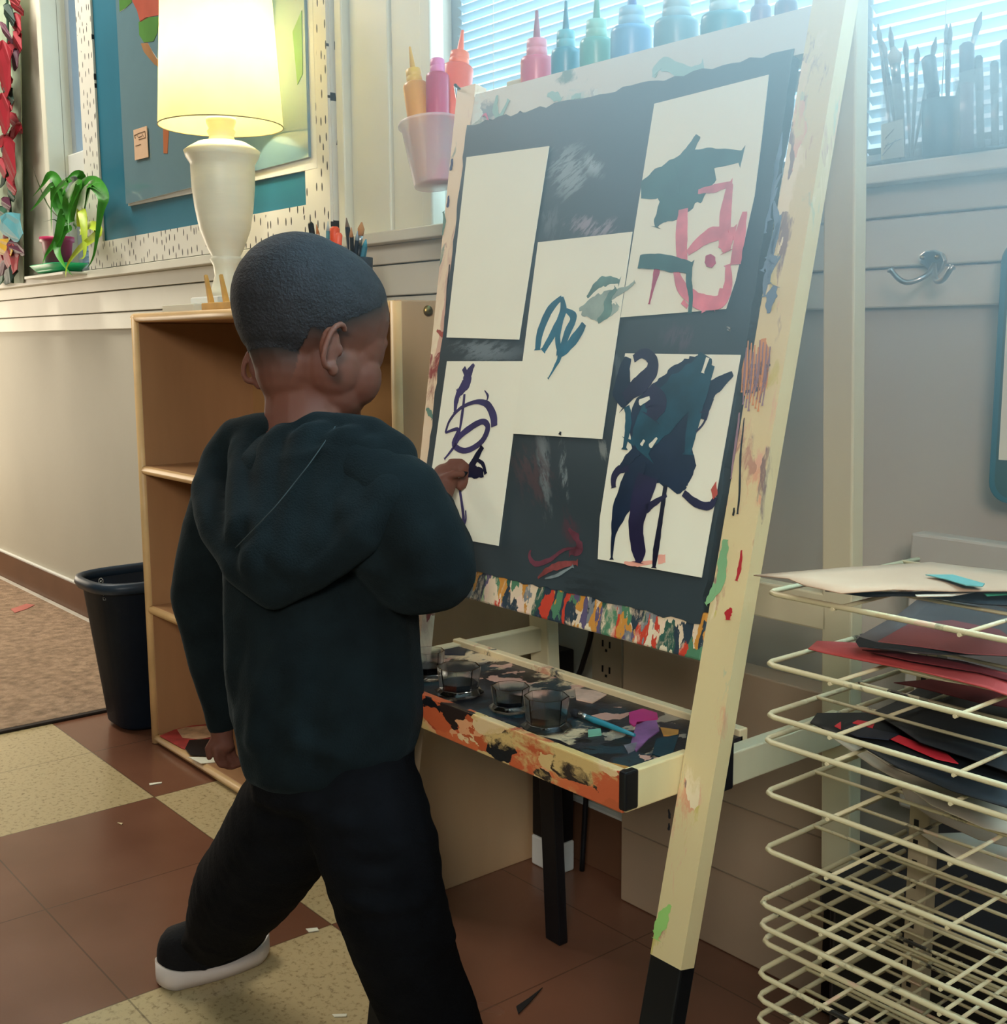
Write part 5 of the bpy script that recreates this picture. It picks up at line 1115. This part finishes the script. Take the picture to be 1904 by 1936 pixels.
# stubble attribute and hair mask
nv = len(bm_.vertices); cov = np.empty(nv*3); bm_.vertices.foreach_get('co', cov); cov = cov.reshape(-1,3)
lc_ = (cov-np.array(HC))@np.array(HM)        # head-local r, f, u
def hairline(l):
    r_, f_, u_ = l[:,0], l[:,1], l[:,2]
    # lower limit of the hair as a function of how far forward we are
    lim = np.where(f_ > .045, .008+(f_-.045)*.9, np.where(f_ > -.005, -.024+(f_+.005)*.64, np.where(f_ > -.035, -.034, -.058)))
    return u_-lim
hv = hairline(lc_)
ear = (np.abs(lc_[:,0]) > .0735) & (lc_[:,2] < -.012) & (lc_[:,2] > -.09)
stub = np.clip((hv+.042)/.044, 0, 1)**1.6
stub[np.linalg.norm(lc_, axis=1) > .13] = 0; stub[ear] = 0
at = bm_.attributes.new('stubble', 'FLOAT', 'POINT'); at.data.foreach_set('value', stub.astype(np.float32))
fc = [list(p.vertices) for p in bm_.polygons]
body = link_mesh(bm_, 'body', M_skin, boy)
# hair: close-cropped cap over the scalp
jn = np.array([noise.noise(Vector(v)*90)*.003 for v in cov]) if nv < 400000 else 0
keep = (hv+jn > .0) & (np.linalg.norm(lc_, axis=1) < .12) & ~ear
nrm = np.empty(nv*3); bm_.vertices.foreach_get('normal', nrm); nrm = nrm.reshape(-1,3)
hair_faces = [f for f in fc if all(keep[i] for i in f)]
ids = sorted({i for f in hair_faces for i in f}); remap = {i: k for k, i in enumerate(ids)}
edge = np.clip(hv[ids]/.012, 0, 1)
hvx = cov[ids] + nrm[ids]*((.0004+.0014*edge)[:,None])
hme = bpy.data.meshes.new('hair'); hme.from_pydata([tuple(v) for v in hvx], [], [[remap[i] for i in f] for f in hair_faces])
hair = link_mesh(hme, 'hair', mat('hair_cropped', '1b1b1e', .8, .3, 60, .7, 320, spec=.4), boy)
# eyes and brows
for s in (-1, 1):
    e_ = MB().ball(hp_(s*.025, .071, -.036), .0075, 14).build('eye', mat('eye_white', 'c9c2b8', .2), boy)
    MB().tube([hp_(s*(.018+.005*i), .083-.0012*i*i, -.020+.0018*i-.0006*i*i) for i in range(5)], [.001,.0018,.0018,.0014,.0006], 6).build('eyebrow', MATS['hair_cropped'], boy)
    MB().tube([hp_(s*(.020+.004*i), .0835-.001*i*i, -.033-.0005*i) for i in range(5)], .0009, 6).build('eyelashes', MATS['hair_cropped'], boy)
# --- hoodie
vh = Vox()
def K_(px, py, k, rx, rz, ru=.04): return (P(px, py, k), (rx*k/FPX, rz, ru))
vh.limb([K_(575,838,1.28,95,.052,.02), K_(585,880,1.275,155,.066,.03), K_(592,950,1.27,172,.078), K_(600,1050,1.265,184,.084), K_(606,1150,1.26,190,.086), K_(612,1250,1.26,192,.088), K_(620,1340,1.26,190,.09), K_(618,1410,1.26,172,.088,.03), K_(600,1455,1.26,140,.084,.022)])
vh.limb([(P(475,880,1.33), .047), (SL+RT*.004, .044), (P(408,1000,1.365), .040), (P(373,1120,1.39), .033), (P(398,1245,1.40), .028), (P(416,1335,1.40), .021), (P(418,1366,1.40), .0185)])
vh.limb([(P(690,900,1.22), .05), (P(752,945,1.19), .048), (P(795,1020,1.18), .044), (P(826,1080,1.185), .040), (P(836,1040,1.21), .032), (P(832,990,1.27), .026), (P(829,958,1.305), .0215)])
vh.limb([(P(720,1000,1.20), .05), (P(780,1090,1.20), .04), (P(826,1080,1.185), .040)])
hm_ = vh.mesh(.0045, 10)
def PL(pts): return [P(*p) for p in pts]
fl_ = [(PL([(840,1000,1.14),(780,1080,1.14),(700,1130,1.17),(620,1180,1.17)]), -.004, .010), (PL([(850,1110,1.15),(760,1110,1.15),(680,1060,1.17)]), .004, .010),
       (PL([(420,1010,1.33),(470,1100,1.2),(520,1180,1.17)]), -.005, .012), (PL([(400,940,1.33),(380,1060,1.36),(400,1170,1.38)]), .003, .010),
       (PL([(700,950,1.17),(660,1050,1.17),(600,1180,1.17),(560,1300,1.17)]), .004, .014), (PL([(530,1200,1.17),(500,1300,1.19),(480,1400,1.2)]), .006, .012), (PL([(480,1180,1.2),(455,1300,1.22),(450,1380,1.24)]), -.005, .012),
       (PL([(620,1250,1.17),(590,1350,1.17),(600,1440,1.18)]), -.005, .014), (PL([(720,1200,1.17),(740,1320,1.17),(720,1430,1.18)]), .004, .014), (PL([(560,1400,1.18),(660,1440,1.17),(780,1420,1.18)]), .005, .010)]
folds(hm_, fl_, .0012, 30, .004, 9)
hoodie = link_mesh(hm_, 'hoodie', M_hood, boy)
# hood lying on the back
hd = Vox()
hd.limb([(P(425,868,1.315), .026), (P(450,830,1.30), .024), (P(500,815,1.275), .022), (P(560,812,1.255), .020), (P(640,815,1.235), .020), (P(700,830,1.22), .024), (P(745,865,1.20), .026)])
hd.limb([(P(425,868,1.315), .026), (P(400,925,1.29), .026), (P(415,1000,1.24), .022), (P(455,1070,1.20), .020), (P(520,1120,1.175), .018)])
hd.limb([(P(745,865,1.20), .024), (P(740,930,1.165), .026), (P(680,1010,1.155), .024), (P(600,1080,1.16), .020), (P(520,1120,1.175), .018)])
for a_, b_, r in (((480,860,1.27),(470,1000,1.20),.03), ((540,860,1.235),(510,1060,1.175),.034), ((600,860,1.215),(560,1070,1.165),.036), ((660,870,1.20),(620,1040,1.16),.036), ((710,880,1.19),(680,980,1.16),.032)):
    hd.limb([(P(*a_), (r,.020,r)), (P(*b_), (r*.9,.020,r*.9))], .5)
hd_m = hd.mesh(.0035, 12)
folds(hd_m, [(PL([(632,800,1.19),(560,905,1.16),(500,975,1.15),(445,1035,1.17)]), -.0035, .004), (PL([(455,850,1.26),(440,910,1.24),(470,1010,1.18),(540,1100,1.15)]), -.004, .007),
     (PL([(500,830,1.25),(600,845,1.2),(690,850,1.18)]), -.003, .006), (PL([(470,870,1.25),(560,870,1.2),(620,850,1.19)]), .003, .006), (PL([(730,940,1.13),(660,1020,1.13),(580,1085,1.14)]), .004, .009)], .0012, 35, .003, 14)
link_mesh(hd_m, 'hood', M_hood, boy)
MB().tube(smoothpts(PL([(634,806,1.206),(590,870,1.17),(555,915,1.159),(520,958,1.150),(480,1000,1.155),(445,1036,1.17)]), 5), .0006, 5).build('hood_seam', mat('seam_thread', '2c3536', .8), boy)
# --- pants
vp = Vox()
vp.limb([K_(628,1400,1.26,168,.082,.03), K_(628,1490,1.26,160,.080,.03)])
vp.limb([(P(575,1510,1.28), .066), (P(520,1590,1.34), .066), (P(468,1665,1.40), .063), (P(436,1728,1.46), .056), (P(408,1762,1.50), .042), (P(402,1772,1.515), .038)])
vp.limb([(P(680,1500,1.25), .070), (P(712,1600,1.235), .068), (P(735,1700,1.24), .062), (P(768,1810,1.27), .056), (P(815,1920,1.31), .053), (P(856,2010,1.36), .046)])
pm_ = vp.mesh(.0045, 8)
folds(pm_, [(PL([(600,1540,1.2),(690,1570,1.17),(800,1560,1.17)]), .004, .01), (PL([(640,1620,1.17),(720,1640,1.17),(820,1600,1.18)]), -.004, .01), (PL([(660,1700,1.18),(740,1720,1.18),(830,1690,1.2)]), .005, .01),
     (PL([(400,1640,1.4),(450,1650,1.35),(520,1630,1.33)]), .005, .01), (PL([(370,1710,1.45),(430,1730,1.41),(500,1700,1.4)]), -.005, .01), (PL([(345,1780,1.5),(410,1790,1.47),(470,1760,1.46)]), .005, .01),
     (PL([(700,1810,1.22),(780,1800,1.22),(860,1770,1.25)]), .005, .01)], .0015, 25, .005, 10)
link_mesh(pm_, 'pants', M_pants, boy)
# --- shoes
def shoe(heel, toe, label, width=.034):
    heel, toe = Vector(heel), Vector(toe); d = (toe-heel); L_ = d.length; d.normalize(); s = Vector((d.y, -d.x, 0))
    def at_(f, w_, z): return heel + d*(L_*f) + s*w_ + Vector((0,0,z))
    N = 28; wprof = lambda f: width*(.78*math.sqrt(max(0, 1-((f-.17)/.17)**2)) if f < .17 else .78+.22*math.sin(math.pi*min(1,(f-.17)/.78)) if f < .8 else (.78+.22*math.sin(math.pi*(.63/.78)))*math.sqrt(max(0, 1-((f-.8)/.2)**2)))
    fs_ = [0]+[.5-.5*math.cos(math.pi*i/N) for i in range(1, N)]+[1]
    up = root  # noqa
    ring = [(f, wprof(f)) for f in fs_] + [(f, -wprof(f)) for f in fs_[::-1][1:-1]]
    so = MB(); zb_ = lambda f: .0005+.012*max(0, (f-.78)/.22)**2+.005*max(0,(.12-f)/.12)**2; zt_ = lambda f: .034-.013*math.sin(math.pi*min(1,f/.9))**.8-.006*f+.010*max(0, (f-.75)/.25)**2
    n = len(ring); vs = [at_(f, w_*.94, zb_(f)) for f, w_ in ring]+[at_(f, w_*1.03, .012) for f, w_ in ring]+[at_(f, w_*1.0, zt_(f)) for f, w_ in ring]
    so.add(vs, [(i, (i+1) % n, n+(i+1) % n, n+i) for i in range(n)]+[(n+i, n+(i+1) % n, 2*n+(i+1) % n, 2*n+i) for i in range(n)], 0, True)
    so.add(vs[:n][::-1], [list(range(n))]); so.add(vs[2*n:], [list(range(n))])
    top = lambda f: .078 if f < .3 else .078-.036*min(1, (f-.3)/.6)
    vs = []
    for h_ in np.linspace(0, 1, 7):
        for f, w_ in ring:
            c_ = math.sqrt(max(0, 1-h_**2.6)); vs.append(at_(.5+(f-.5)*(.97*c_**.35 if h_ < 1 else .3), w_*.95*c_**.6 if h_ < 1 else w_*.2, zt_(f)-.002+(top(f)-zt_(f))*h_))
    um = MB().add(vs, [(k*n+i, k*n+(i+1) % n, (k+1)*n+(i+1) % n, (k+1)*n+i) for k in range(6) for i in range(n)], 0, True); um.add(vs[6*n:], [list(range(n))])
    u_ = um.build('shoe', mat('shoe_knit', '0b0b0e', .9, .2, 40, .3, 300), boy)
    so.build('shoe_sole', mat('sole_white', 'd9cdc4', .6, .05, 20), u_)
shoe(FL(298,1866), FL(506,1796), '', .037)
shoe(FL(862,2140), FL(1010,2110), '', .036)
# brush in the right hand
pb_ = root('paintbrush', hR, 'paintbrush held in the right hand against the lower left sheet', 'brush')
bs = hR - brd*.035 + UP*.004
dd = tipP-bs
MB().tube([bs, bs+dd*.5, bs+dd*.76], [.0016,.003,.0026], 8).build('handle', mat('brush_handle', '6a3a2a', .4), pb_)
MB().tube([bs+dd*.76, bs+dd*.86], [.0026,.003], 8).build('ferrule', M_metal, pb_)
MB().tube([bs+dd*.86, bs+dd*.93, tipP], [.003,.0038,.001], 8).build('bristles', M_black, pb_)
